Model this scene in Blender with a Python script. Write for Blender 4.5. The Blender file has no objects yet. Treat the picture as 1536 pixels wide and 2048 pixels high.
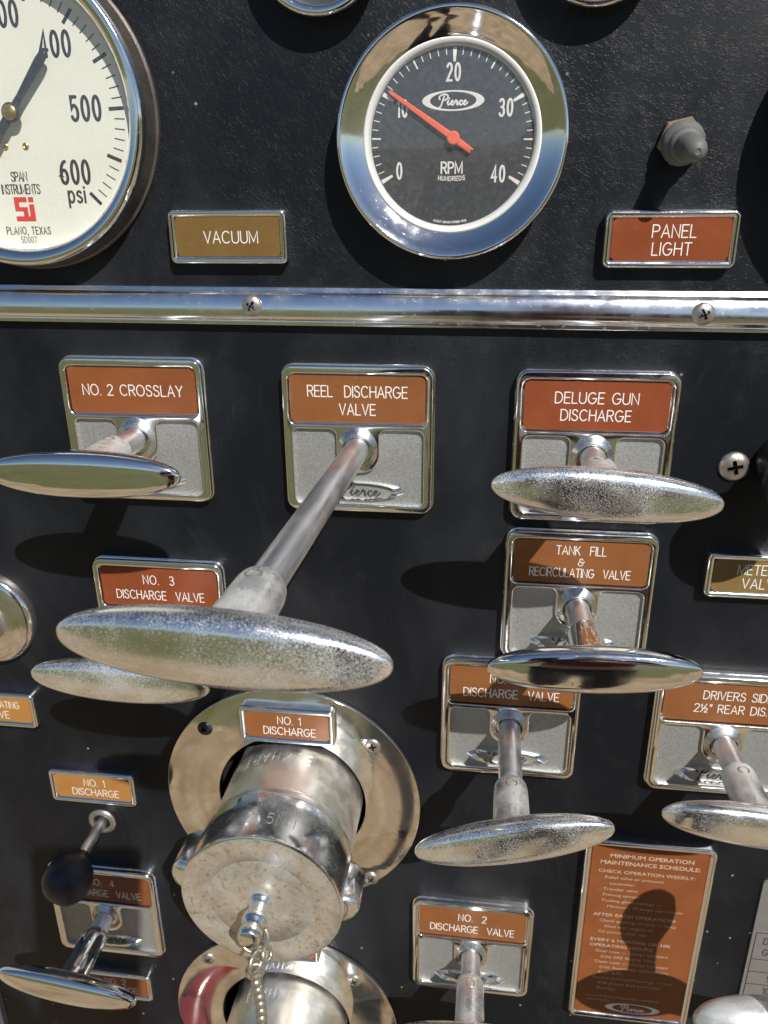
import bpy, bmesh, math, random
from mathutils import Vector, Matrix
random.seed(7)
SC = bpy.context.scene
COL = SC.collection
rad = math.radians

# ---------------------------------------------------------------- camera, sky, sun, exposure
# Panel millimetres (x right, y up, z out of the panel) map to world metres (x, -z, y).
def W(x, y, z): return Vector((x * .001, -z * .001, y * .001))
cam = bpy.data.cameras.new('camera'); cam_o = bpy.data.objects.new('camera', cam); COL.objects.link(cam_o)
right = Vector((0.99175478, 0.12799479, -0.00630824))
down = Vector((0.04026317, -0.35795185, -0.93287156))
fwd = Vector((-0.12166075, 0.92492584, -0.36015394))
Mx = Matrix(((right.x, -down.x, -fwd.x), (right.y, -down.y, -fwd.y), (right.z, -down.z, -fwd.z))).to_4x4()
Mx.translation = W(0, 0, 376)
cam_o.matrix_world = Mx
cam.sensor_fit = 'VERTICAL'; cam.sensor_height = 24.0; cam.sensor_width = 18.0
cam.lens = 24.0 * 1565.67 / 2048
cam.clip_start = .01; cam.clip_end = 2000
cam.dof.use_dof = True; cam.dof.focus_distance = .345; cam.dof.aperture_fstop = 15
SC.camera = cam_o

world = bpy.data.worlds.new('World'); SC.world = world; world.use_nodes = True
wn = world.node_tree.nodes; wl = world.node_tree.links
bg = wn['Background']; sky = wn.new('ShaderNodeTexSky'); sky.sky_type = 'NISHITA'
sky.sun_disc = False; sky.sun_elevation = rad(42.8); sky.sun_rotation = rad(149)
sky.air_density = 1.0; sky.dust_density = .4; sky.ozone_density = 2.0; sky.altitude = 300
wl.new(sky.outputs[0], bg.inputs[0]); bg.inputs[1].default_value = .058
sun = bpy.data.lights.new('sun', 'SUN'); sun.energy = 5.0; sun.angle = rad(.53); sun.color = (1, .965, .91)
sun_o = bpy.data.objects.new('sun', sun); COL.objects.link(sun_o)
sun_o.rotation_euler = Vector((-.60, 1.0, -1.08)).to_track_quat('-Z', 'Y').to_euler()
SC.view_settings.view_transform = 'Standard'; SC.view_settings.look = 'None'
SC.view_settings.exposure = .2; SC.view_settings.gamma = 1; SC.view_settings.use_curve_mapping = False
SC.render.engine = 'CYCLES'
SC.cycles.max_bounces = 10; SC.cycles.glossy_bounces = 6; SC.cycles.transparent_max_bounces = 12
SC.cycles.sample_clamp_indirect = 6
SC.cycles.use_denoising = True

# ---------------------------------------------------------------- materials
def mat(name):
    m = bpy.data.materials.new(name); m.use_nodes = True
    nt = m.node_tree; return m, nt, nt.nodes['Principled BSDF']
def node(nt, t, ins=None, **kw):
    n = nt.nodes.new(t)
    for k, v in kw.items(): setattr(n, k, v)
    for k, v in (ins or {}).items():
        if isinstance(v, bpy.types.NodeSocket): nt.links.new(v, n.inputs[k])
        else: n.inputs[k].default_value = v
    return n
def ramp(nt, fac, *stops):
    r = node(nt, 'ShaderNodeValToRGB', {0: fac}); e = r.color_ramp.elements
    while len(e) < len(stops): e.new(.5)
    for el, (p, c) in zip(e, stops):
        el.position = p; el.color = (c, c, c, 1) if not isinstance(c, tuple) else (*c, 1)
    return r.outputs[0]
def math_(nt, op, a, b=0.0, c=0.0):
    n = node(nt, 'ShaderNodeMath', {0: a, 1: b, 2: c}, operation=op); return n.outputs[0]
def coord(nt, scale=(1, 1, 1), rot=(0, 0, 0), kind='Object'):
    tc = node(nt, 'ShaderNodeTexCoord')
    mp = node(nt, 'ShaderNodeMapping', {'Vector': tc.outputs[kind], 'Scale': scale, 'Rotation': rot})
    return mp.outputs[0]
def world_coord(nt, scale=(1, 1, 1), rot=(0, 0, 0)):
    g = node(nt, 'ShaderNodeNewGeometry')
    mp = node(nt, 'ShaderNodeMapping', {'Vector': g.outputs['Position'], 'Scale': scale, 'Rotation': rot})
    return mp.outputs[0]
def noise(nt, vec, scale, detail=4, rough=.55, dist=0):
    return node(nt, 'ShaderNodeTexNoise', {'Vector': vec, 'Scale': scale, 'Detail': detail, 'Roughness': rough, 'Distortion': dist}).outputs['Fac']
def voro(nt, vec, scale, feature='F1', rnd=1):
    return node(nt, 'ShaderNodeTexVoronoi', {'Vector': vec, 'Scale': scale, 'Randomness': rnd}, feature=feature).outputs['Distance']
def mixc(nt, fac, a, b):
    n = node(nt, 'ShaderNodeMix', data_type='RGBA')
    for i, v in ((0, fac), (6, a), (7, b)):
        if isinstance(v, bpy.types.NodeSocket): nt.links.new(v, n.inputs[i])
        else: n.inputs[i].default_value = v if i == 0 else (*v, 1)
    return n.outputs[2]
def bump(nt, h, strength, dist=.001, normal=None):
    d = {'Height': h, 'Strength': strength, 'Distance': dist}
    if normal is not None: d['Normal'] = normal
    return node(nt, 'ShaderNodeBump', d).outputs[0]
def put(nt, b, **kw):
    names = {'color': 'Base Color', 'rough': 'Roughness', 'metal': 'Metallic', 'normal': 'Normal', 'spec': 'Specular IOR Level', 'coat': 'Coat Weight', 'coatr': 'Coat Roughness'}
    for k, v in kw.items():
        s = b.inputs[names[k]]
        if isinstance(v, bpy.types.NodeSocket): nt.links.new(v, s)
        elif isinstance(v, tuple): s.default_value = (*v, 1)
        else: s.default_value = v

def vinyl():
    m, nt, b = mat('black_grained_vinyl')
    v = world_coord(nt, (1000, 1000, 1000))
    # leather creases: stretched, distorted cell edges broken up by noise
    ve = node(nt, 'ShaderNodeVectorMath', {0: v}, operation='ADD')
    nz = node(nt, 'ShaderNodeTexNoise', {'Vector': v, 'Scale': .16, 'Detail': 3})
    sc = node(nt, 'ShaderNodeVectorMath', {0: nz.outputs['Color'], 1: (9, 9, 9)}, operation='MULTIPLY')
    nt.links.new(sc.outputs[0], ve.inputs[1])
    mp = node(nt, 'ShaderNodeMapping', {'Vector': ve.outputs[0], 'Scale': (.55, 1, 1.25), 'Rotation': (0, .5, 0)})
    e1 = voro(nt, mp.outputs[0], .62, 'DISTANCE_TO_EDGE')
    mp2 = node(nt, 'ShaderNodeMapping', {'Vector': ve.outputs[0], 'Scale': (1.2, 1, .6), 'Rotation': (0, .9, 0)})
    e2 = voro(nt, mp2.outputs[0], .36, 'DISTANCE_TO_EDGE')
    c1 = ramp(nt, e1, (0, 1), (.09, 0)); c2 = ramp(nt, e2, (0, 1), (.045, 0))
    c1 = math_(nt, 'MULTIPLY', c1, ramp(nt, noise(nt, v, .09, 2), (.42, 0), (.62, 1)))
    fine = noise(nt, v, 2.4, 3)
    h = math_(nt, 'ADD', math_(nt, 'MULTIPLY', c1, .5), math_(nt, 'MULTIPLY', c2, .45))
    h = math_(nt, 'ADD', h, math_(nt, 'MULTIPLY', fine, .16))
    patch = noise(nt, v, .012, 3)
    # fewer creases and more grime towards the foot of the panel
    sep = node(nt, 'ShaderNodeSeparateXYZ', {0: v})
    low = node(nt, 'ShaderNodeMapRange', {0: sep.outputs[2], 1: -120, 2: -20, 3: .26, 4: .62}).outputs[0]
    st = math_(nt, 'MULTIPLY', low, math_(nt, 'MULTIPLY_ADD', patch, 1.4, .1))
    nb = node(nt, 'ShaderNodeBump', {'Height': h, 'Strength': st, 'Distance': .00022}).outputs[0]
    # rubbed, greyish haze, thin scratches, and pale specks
    haze = ramp(nt, noise(nt, world_coord(nt, (14, 14, 9), (0, .3, 0)), 1.0, 5, .6), (.45, 0), (.8, 1))
    s1 = noise(nt, world_coord(nt, (1400, 60, 55), (0, .6, 0)), 1, 2, .5)
    s2 = noise(nt, world_coord(nt, (1200, 50, 45), (0, -1.0, 0)), 1, 2, .5)
    scr = math_(nt, 'MAXIMUM', ramp(nt, s1, (.70, 0), (.78, 1)), ramp(nt, s2, (.71, 0), (.78, 1)))
    scr = math_(nt, 'MULTIPLY', scr, ramp(nt, noise(nt, v, .015, 2), (.45, 0), (.65, 1)))
    col = mixc(nt, math_(nt, 'MULTIPLY', haze, .6), (.0055, .0066, .0095), (.027, .029, .033))
    swp = noise(nt, world_coord(nt, (16, 30, 9), (0, .5, 0)), 1.0, 7, .72, 2.5)
    col = mixc(nt, math_(nt, 'MULTIPLY', ramp(nt, swp, (.54, 0), (.78, 1)), .24), col, (.05, .05, .05))
    col = mixc(nt, math_(nt, 'MULTIPLY', scr, .5), col, (.10, .10, .10))
    sp = voro(nt, v, .075)
    spn = noise(nt, v, .02, 2)
    speck = math_(nt, 'MULTIPLY', ramp(nt, sp, (.035, 1), (.065, 0)), ramp(nt, math_(nt, 'ADD', spn, node(nt, 'ShaderNodeMapRange', {0: sep.outputs[2], 1: -480, 2: -150, 3: .13, 4: 0}).outputs[0]), (.55, 0), (.60, 1)))
    col = mixc(nt, math_(nt, 'MULTIPLY', speck, .8), col, (.36, .33, .22))
    rough = math_(nt, 'MULTIPLY_ADD', haze, .14, .40)
    put(nt, b, color=col, rough=rough, normal=nb, spec=.26)
    return m

def chrome(name, pits=.3, tint=(.93, .93, .92), rough=.05, dirt=(.40, .42, .38), scale=1.0, wear=0.0, brushed=None):
    m, nt, b = mat(name)
    v = coord(nt, (1000 * scale,) * 3)
    tcw = world_coord(nt, (1000 * scale,) * 3)
    p = noise(nt, v, 3.4, 4, .72)
    area = noise(nt, tcw, .045, 3)
    thr = math_(nt, 'MULTIPLY_ADD', area, -.46 * pits - .05, .79 - .12 * pits)
    f = node(nt, 'ShaderNodeMapRange', {0: p, 1: thr, 2: math_(nt, 'ADD', thr, .22)}).outputs[0]
    haze = ramp(nt, noise(nt, tcw, .11, 4), (.40, 0), (.75, 1))
    scn = noise(nt, coord(nt, (300, 2500, 300), (.3, .2, .6)), 1, 2)
    scrf = math_(nt, 'MULTIPLY', ramp(nt, scn, (.66, 0), (.72, 1)), .35)
    ff = math_(nt, 'MAXIMUM', f, scrf)
    col = mixc(nt, math_(nt, 'MULTIPLY', ff, .52), tint, dirt)
    r = math_(nt, 'MULTIPLY_ADD', ff, .42, rough)
    r = math_(nt, 'MULTIPLY_ADD', haze, .09 + .12 * pits, r)
    met = math_(nt, 'MULTIPLY_ADD', f, -.55, 1.0)
    if brushed:
        bn = noise(nt, coord(nt, brushed), 1, 3)
        nrm = bump(nt, math_(nt, 'MULTIPLY_ADD', bn, .6, math_(nt, 'MULTIPLY', ff, .4)), .06, .0004)
    else:
        wav = noise(nt, v, .05, 2)
        nrm = bump(nt, math_(nt, 'MULTIPLY_ADD', ff, .02, math_(nt, 'MULTIPLY', wav, .5)), .12, .001)
    put(nt, b, color=col, rough=r, metal=met, normal=nrm)
    return m

def simple(name, col, rough=.5, metal=0.0, var=.25, vs=.2, b_=0.0, bs=3.0, spec=.5):
    m, nt, b = mat(name)
    v = world_coord(nt, (1000, 1000, 1000))
    n = noise(nt, v, vs, 4)
    d = tuple(c * (1 - var) for c in col); l = tuple(min(1, c * (1 + var)) for c in col)
    put(nt, b, color=mixc(nt, n, d, l), metal=metal, rough=math_(nt, 'MULTIPLY_ADD', n, .15, rough - .07), spec=spec)
    if b_: put(nt, b, normal=bump(nt, noise(nt, v, bs, 3), b_, .0004))
    return m

def cast_pad():
    m, nt, b = mat('sandy_cast_silver')
    v = world_coord(nt, (1000, 1000, 1000))
    n = noise(nt, v, 1.5, 4, .7); w = noise(nt, v, .08, 4)
    col = mixc(nt, w, (.20, .205, .20), (.31, .315, .31))
    col = mixc(nt, ramp(nt, n, (.35, 0), (.7, 1)), col, (.42, .425, .41))
    put(nt, b, color=col, rough=.46, metal=.55, normal=bump(nt, n, .55, .0006))
    return m

def insert_mat(name, c1, rough=.33):
    m, nt, b = mat(name)
    v = world_coord(nt, (1000, 1000, 1000))
    w = noise(nt, v, .06, 4); g = noise(nt, v, 1.8, 2)
    col = mixc(nt, w, tuple(c * .76 for c in c1), tuple(min(1, c * (1.16 + .12 * k)) for k, c in enumerate(c1)))
    dust = ramp(nt, noise(nt, v, .25, 5, .7), (.60, 0), (.8, 1))
    col = mixc(nt, math_(nt, 'MULTIPLY', dust, .10), col, (.5, .42, .34))
    put(nt, b, color=col, rough=math_(nt, 'MULTIPLY_ADD', dust, .2, rough), spec=.22, normal=bump(nt, g, .05, .0003))
    return m

def stained_steel():
    m, nt, b = mat('water_stained_polished_steel')
    v = world_coord(nt, (1000, 1000, 1000))
    n1 = noise(nt, v, .07, 6, .65, .6); n2 = noise(nt, v, .9, 4, .7)
    st = ramp(nt, n1, (.40, 0), (.68, 1)); sp = ramp(nt, n2, (.58, 0), (.72, 1))
    col = mixc(nt, math_(nt, 'MULTIPLY', st, .5), (.93, .91, .87), (.68, .59, .46))
    col = mixc(nt, math_(nt, 'MULTIPLY', sp, .7), col, (.30, .24, .15))
    big = ramp(nt, noise(nt, v, .035, 5, .7, 2.0), (.46, 0), (.66, 1)); col = mixc(nt, math_(nt, 'MULTIPLY', big, .45), col, (.62, .50, .34))
    r = math_(nt, 'MULTIPLY_ADD', st, .10, .055); r = math_(nt, 'MULTIPLY_ADD', sp, .22, r)
    wav = noise(nt, v, .03, 2)
    put(nt, b, color=col, rough=r, metal=.97, normal=bump(nt, math_(nt, 'MULTIPLY_ADD', n2, .04, wav), .14, .001))
    return m

M = {}
M['vinyl'] = vinyl()
M['chrome'] = chrome('polished_chrome', .12)
M['chrome_bezel'] = chrome('bright_bezel_chrome', .30, rough=.03, dirt=(.34, .30, .24))
M['chrome_frame'] = chrome('worn_plate_chrome', .42, rough=.06)
M['chrome_grip'] = chrome('pitted_grip_chrome', .78, rough=.09, dirt=(.36, .39, .36), scale=.8)
M['chrome_grip_clean'] = chrome('scratched_grip_chrome', .30, rough=.04, scale=.8)
M['chrome_pitted'] = chrome('dusty_ferrule_chrome', 1.0, rough=.24, dirt=(.40, .43, .40))
M['boss_chrome'] = chrome('dull_boss_chrome', .75, tint=(.52, .52, .52), rough=.20)
M['rod'] = chrome('dull_rod_steel', .5, tint=(.80, .80, .81), rough=.32, dirt=(.42, .40, .38), brushed=(40, 900, 900))
M['pipe'] = chrome('scuffed_pipe_chrome', .6, tint=(.95, .94, .91), rough=.30, dirt=(.62, .60, .55))
M['cap_side'] = chrome('cap_chrome', .6, rough=.11)
M['steel'] = stained_steel()
def cap_face():
    m, nt, b = mat('tarnished_cap_face')
    v = world_coord(nt, (1000, 1000, 1000))
    n1 = noise(nt, v, .06, 6, .7, .5); n2 = noise(nt, v, .35, 5, .7)
    col = mixc(nt, ramp(nt, n1, (.35, 0), (.7, 1)), (.76, .75, .71), (.52, .44, .33))
    col = mixc(nt, math_(nt, 'MULTIPLY', ramp(nt, n2, (.54, 0), (.68, 1)), .7), col, (.24, .19, .13))
    col = mixc(nt, math_(nt, 'MULTIPLY', ramp(nt, noise(nt, v, .16, 5, .7, 1.5), (.56, 0), (.70, 1)), .5), col, (.70, .69, .66))
    put(nt, b, color=col, rough=math_(nt, 'MULTIPLY_ADD', n1, .3, .16), metal=.72, normal=bump(nt, n2, .18, .0005))
    return m
M['cap_face'] = cap_face()
M['trim'] = chrome('brushed_trim_chrome', .25, tint=(.95, .95, .95), rough=.14, brushed=(12, 1600, 1600))
M['pad'] = cast_pad()
M['pad_dark'] = simple('dark_emblem_script', (.05, .05, .048), .5, .3, .3, .4, .2, 2)  # near-black colour for the emblem's script strokes
M['brown_rust'] = insert_mat('rust_brown_plastic', (.215, .066, .022))
M['brown_orange'] = insert_mat('orange_brown_plastic', (.215, .078, .026))
M['brown_red'] = insert_mat('red_brown_plastic', (.215, .052, .019))
M['brown_tan'] = insert_mat('tan_brown_plastic', (.36, .16, .042))
M['olive'] = insert_mat('olive_brown_plastic', (.165, .092, .029))
M['olive_light'] = insert_mat('mustard_brown_plastic', (.20, .125, .045))
M['white_ink'] = simple('white_engraving', (.72, .70, .66), .5, var=.1)
M['faded_ink'] = simple('worn_print', (.46, .34, .25), .5, var=.45, vs=.3)
M['dial_cream'] = simple('cream_dial', (.74, .74, .64), .45, var=.05, vs=.05)
M['dial_black'] = simple('dusty_black_dial', (.028, .031, .036), .55, var=.35, vs=.6)
M['ink_black'] = simple('black_ink', (.02, .022, .028), .5, var=.1)
M['ink_red'] = simple('red_ink', (.62, .03, .025), .5, var=.1)
M['needle_red'] = simple('orange_red_paint', (.78, .13, .055), .4, var=.08)
M['brass'] = simple('brass', (.50, .36, .12), .3, .9, .15)
M['case_dark'] = simple('weathered_dark_case', (.10, .085, .075), .42, .55, .5, .12, .2, 1.5)
M['rubber'] = simple('grey_dusty_rubber', (.115, .12, .115), .6, 0, .3, .25, .15, 2)
M['rust'] = simple('rusty_nut', (.24, .17, .11), .55, .5, .5, .4, .3, 2)
M['knob_black'] = simple('dark_blue_black_plastic', (.012, .014, .028), .42, 0, .3, .2, .1, 2)
M['screw'] = simple('dull_nickel', (.42, .39, .35), .36, .85, .3, .5, .1, 2)
M['screw_dark'] = simple('blackened_screw', (.05, .05, .055), .35, .8, .3, .5)
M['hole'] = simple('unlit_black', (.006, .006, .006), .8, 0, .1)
M['bead'] = simple('dull_bead_metal', (.50, .46, .38), .30, .85, .25, .5, .1, 2)
M['bezel_white'] = simple('white_bezel_ring', (.62, .62, .60), .4, 0, .05)
M['sheet_grey'] = simple('grey_anodised_sheet', (.30, .30, .30), .38, .6, .12, .15)
M['body_paint'] = simple('pale_grey_blue_metal', (.42, .45, .5), .3, .4, .1)
def glass():
    m = bpy.data.materials.new('dusty_dial_glass'); m.use_nodes = True; nt = m.node_tree
    nt.nodes.clear()
    out = node(nt, 'ShaderNodeOutputMaterial')
    tr = node(nt, 'ShaderNodeBsdfTransparent', {'Color': (.97, .97, .97, 1)})
    gl = node(nt, 'ShaderNodeBsdfGlossy', {'Color': (1, 1, 1, 1), 'Roughness': .015})
    ge = node(nt, 'ShaderNodeNewGeometry')     # Schlick reflectance, the same from both faces of the pane
    dt = node(nt, 'ShaderNodeVectorMath', {0: ge.outputs['Normal'], 1: ge.outputs['Incoming']}, operation='DOT_PRODUCT')
    fr = math_(nt, 'MULTIPLY_ADD', math_(nt, 'POWER', math_(nt, 'SUBTRACT', 1.0, math_(nt, 'ABSOLUTE', dt.outputs['Value'])), 5.0), .92, .075)
    mx = node(nt, 'ShaderNodeMixShader', {0: fr, 1: tr.outputs[0], 2: gl.outputs[0]})
    df = node(nt, 'ShaderNodeBsdfDiffuse', {'Color': (.5, .5, .5, 1)})
    v = world_coord(nt, (1000, 1000, 1000))
    d = ramp(nt, noise(nt, v, .5, 6, .75), (.45, 0), (.85, 1))
    sp = ramp(nt, voro(nt, v, .35), (.03, 1), (.09, 0))
    dd = math_(nt, 'ADD', math_(nt, 'MULTIPLY_ADD', d, .10, .035), math_(nt, 'MULTIPLY', sp, .09))
    mx2 = node(nt, 'ShaderNodeMixShader', {0: dd, 1: mx.outputs[0], 2: df.outputs[0]})
    nt.links.new(mx2.outputs[0], out.inputs[0])
    return m
M['glass'] = glass()
def ground_mat():
    m, nt, b = mat('dry_gravelly_dirt')
    v = world_coord(nt)
    n = ramp(nt, noise(nt, v, 2.6, 7, .68, .8), (.36, 0), (.62, 1)); n2 = noise(nt, v, 45, 4)
    col = mixc(nt, n, (.20, .14, .08), (.34, .26, .165)); col = mixc(nt, ramp(nt, n2, (.5, 0), (.7, .6)), col, (.27, .21, .14))
    put(nt, b, color=col, rough=.9, spec=.1, normal=bump(nt, n2, .5, .01)); return m
M['dirt'] = ground_mat()
def grass_mat():
    m, nt, b = mat('mown_olive_turf')
    v = world_coord(nt)
    n = noise(nt, v, .9, 6, .68, 1.0); n2 = noise(nt, v, 30, 4)
    col = mixc(nt, ramp(nt, n, (.35, 0), (.65, 1)), (.085, .095, .035), (.165, .14, .072)); col = mixc(nt, n2, col, (.07, .08, .03))
    put(nt, b, color=col, rough=.9, spec=.1); return m
M['turf'] = grass_mat()
M['maroon'] = simple('maroon_cloth', (.085, .02, .02), .8, 0, .2, .05)
M['denim'] = simple('dark_trousers', (.02, .022, .03), .8, 0, .2, .05)
M['skin'] = simple('skin', (.34, .20, .14), .5, 0, .08, .05)
M['hair'] = simple('dark_hair', (.03, .02, .015), .6, 0, .3, .3)
M['red_gloss'] = simple('glossy_red_plastic', (.15, .012, .02), .16, 0, .1)
M['phone'] = simple('black_phone', (.01, .01, .012), .2, 0, .1)

# ---------------------------------------------------------------- mesh helpers (millimetres in panel axes)
class MB:
    def __init__(s): s.v = []; s.f = []; s.mi = []
    def add(s, vs, fs, mi=0):
        o = len(s.v); s.v += [tuple(p) for p in vs]; s.f += [tuple(i + o for i in f) for f in fs]; s.mi += [mi] * len(fs); return s
    def loft(s, loops, cap0=True, cap1=True, mi=0, closed=True):
        n = len(loops[0]); vs = [p for l in loops for p in l]; fs = []
        for k in range(len(loops) - 1):
            for i in range(n if closed else n - 1):
                j = (i + 1) % n
                fs.append((k * n + i, k * n + j, (k + 1) * n + j, (k + 1) * n + i))
        if cap0: fs.append(tuple(range(n - 1, -1, -1)))
        if cap1: fs.append(tuple((len(loops) - 1) * n + i for i in range(n)))
        return s.add(vs, fs, mi)
    def lathe(s, prof, c=(0, 0), n=48, cap0=False, cap1=False, mi=0, axis=None, z0=0):
        """prof: (r, z) pairs; axis: optional (origin, direction) in place of the z axis."""
        if axis is None:
            O = Vector((c[0], c[1], z0)); D = Vector((0, 0, 1))
        else:
            O = Vector(axis[0]); D = Vector(axis[1]).normalized()
        A = D.orthogonal() if abs(D.z) < .9 else Vector((1, 0, 0)) - D * D.x
        A.normalize(); Bv = D.cross(A)
        loops = []
        for r, z in prof:
            loops.append([O + D * z + A * (r * math.cos(t)) + Bv * (r * math.sin(t)) for t in (2 * math.pi * i / n for i in range(n))])
        return s.loft(loops, cap0, cap1, mi)
    def tube(s, pts, r, n=12, mi=0, cap=True):
        pts = [Vector(p) for p in pts]; loops = []; prev = None
        for i, p in enumerate(pts):
            d = (pts[min(i + 1, len(pts) - 1)] - pts[max(i - 1, 0)]).normalized()
            a = prev - d * prev.dot(d) if prev is not None else d.orthogonal()
            a.normalize(); prev = a; bb = d.cross(a)
            rr = r[i] if isinstance(r, (list, tuple)) else r
            loops.append([p + a * (rr * math.cos(t)) + bb * (rr * math.sin(t)) for t in (2 * math.pi * k / n for k in range(n))])
        return s.loft(loops, cap, cap, mi)
    def torus(s, c, R, r, nrm=(0, 0, 1), n=24, m=8, mi=0):
        D = Vector(nrm).normalized(); A = D.orthogonal().normalized(); Bv = D.cross(A); c = Vector(c)
        vs = []; fs = []
        for i in range(n):
            t = 2 * math.pi * i / n; e = A * math.cos(t) + Bv * math.sin(t)
            for j in range(m):
                u = 2 * math.pi * j / m; vs.append(c + e * (R + r * math.cos(u)) + D * (r * math.sin(u)))
        for i in range(n):
            for j in range(m):
                fs.append((i * m + j, ((i + 1) % n) * m + j, ((i + 1) % n) * m + (j + 1) % m, i * m + (j + 1) % m))
        return s.add(vs, fs, mi)
    def sphere(s, c, r, sq=(1, 1, 1), n=24, m=14, mi=0):
        loops = []
        for k in range(m + 1):
            t = math.pi * k / m; rr = max(1e-4, math.sin(t)) * r
            loops.append([(c[0] + rr * sq[0] * math.cos(u), c[1] + rr * sq[1] * math.sin(u), c[2] - r * sq[2] * math.cos(t)) for u in (2 * math.pi * i / n for i in range(n))])
        return s.loft(loops, True, True, mi)
    def box(s, x0, x1, y0, y1, z0, z1, mi=0):
        v = [(x, y, z) for z in (z0, z1) for x, y in ((x0, y0), (x1, y0), (x1, y1), (x0, y1))]
        return s.add(v, [(3, 2, 1, 0), (4, 5, 6, 7), (0, 1, 5, 4), (1, 2, 6, 5), (2, 3, 7, 6), (3, 0, 4, 7)], mi)
    def build(s, name, mats, parent=None, smooth=35, loc=None):
        me = bpy.data.meshes.new(name)
        me.from_pydata([W(*p) for p in s.v], [], s.f)
        mats = mats if isinstance(mats, (list, tuple)) else [mats]
        for mm in mats: me.materials.append(M[mm] if isinstance(mm, str) else mm)
        me.polygons.foreach_set('material_index', s.mi)
        bm = bmesh.new(); bm.from_mesh(me); bmesh.ops.recalc_face_normals(bm, faces=bm.faces); bm.to_mesh(me); bm.free()
        if smooth: smooth_mesh(me, smooth)
        o = bpy.data.objects.new(name, me); COL.objects.link(o)
        if parent is not None: o.parent = parent
        if loc is not None: o.location = W(*loc)
        return o
def smooth_mesh(me, ang):
    me.shade_smooth()
    me.set_sharp_from_angle(angle=rad(ang))

def rr(w, h, r, z, inset=0.0, n=7, cx=None, cy=None, cw=True):
    """Rounded rectangle loop. By default its top-left corner is the origin."""
    cx = w / 2 if cx is None else cx; cy = -h / 2 if cy is None else cy
    w2 = w / 2 - inset; h2 = h / 2 - inset; q = max(.05, r - inset); pts = []
    for (sx, sy, a0) in ((1, 1, 0), (-1, 1, 90), (-1, -1, 180), (1, -1, 270)):
        for i in range(n):
            a = rad(a0 + 90 * i / (n - 1)); pts.append((cx + sx * (w2 - q) + q * math.cos(a), cy + sy * (h2 - q) + q * math.sin(a), z))
    return pts
def rpoly(pts, r, n=6):
    """Polygon with rounded corners (2D); r a number or one per corner."""
    out = []; k = len(pts)
    for i in range(k):
        p0, p1, p2 = (Vector(pts[(i + d) % k]) for d in (-1, 0, 1)); q = r[i] if isinstance(r, (list, tuple)) else r
        a = (p0 - p1).normalized(); b = (p2 - p1).normalized(); ang = a.angle(b); t = q / math.tan(ang / 2)
        s = p1 + a * t; e = p1 + b * t; c = p1 + (a + b).normalized() * (q / math.sin(ang / 2))
        v0 = s - c; v1 = e - c; sw = v0.angle_signed(v1)
        for j in range(n):
            th = -sw * j / (n - 1); ct, sn = math.cos(th), math.sin(th)
            out.append((c.x + v0.x * ct - v0.y * sn, c.y + v0.x * sn + v0.y * ct))
    return out
def sheet(name, loops, z0, z1, m, parent, bevel=0.0, loc=None, smooth=40):
    """A flat sheet bounded by 2D loops (holes included), extruded from z0 to z1 with bevelled edges."""
    cu = bpy.data.curves.new(name, 'CURVE'); cu.dimensions = '2D'; cu.fill_mode = 'BOTH'
    for lp in loops:
        sp = cu.splines.new('POLY'); sp.points.add(len(lp) - 1)
        for p, q in zip(sp.points, lp): p.co = (q[0], q[1], 0, 1)
        sp.use_cyclic_u = True
    cu.extrude = (z1 - z0) / 2 - bevel; cu.bevel_depth = bevel; cu.bevel_resolution = 2; cu.offset = -bevel
    t = bpy.data.objects.new('t', cu); COL.objects.link(t)
    dg = bpy.context.evaluated_depsgraph_get()
    me = bpy.data.meshes.new_from_object(t.evaluated_get(dg)); bpy.data.objects.remove(t); me.name = name
    zc = (z0 + z1) / 2
    for v in me.vertices: v.co = W(v.co.x, v.co.y, v.co.z + zc)
    me.materials.clear(); me.materials.append(M[m])
    for p in me.polygons: p.material_index = 0
    bm = bmesh.new(); bm.from_mesh(me); bmesh.ops.remove_doubles(bm, verts=bm.verts, dist=1e-6)
    bmesh.ops.recalc_face_normals(bm, faces=bm.faces); bm.to_mesh(me); bm.free()
    smooth_mesh(me, smooth)
    o = bpy.data.objects.new(name, me); COL.objects.link(o)
    if parent is not None: o.parent = parent
    if loc is not None: o.location = W(*loc)
    return o
def circ(cx, cy, r, n=72, ry=None): return [(cx + r * math.cos(2 * math.pi * i / n), cy + (ry or r) * math.sin(2 * math.pi * i / n)) for i in range(n)]

def thing(name, label, cat, loc, group=None, rot=0):
    o = bpy.data.objects.new(name, None); COL.objects.link(o); o.empty_display_size = .01
    o.location = W(*loc); o.rotation_euler = (0, -rad(rot), 0)
    return tag(o, label, cat, group)
def tag(o, label, cat, group=None):
    o['label'] = label; o['category'] = cat
    if group: o['group'] = group
    return o

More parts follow.
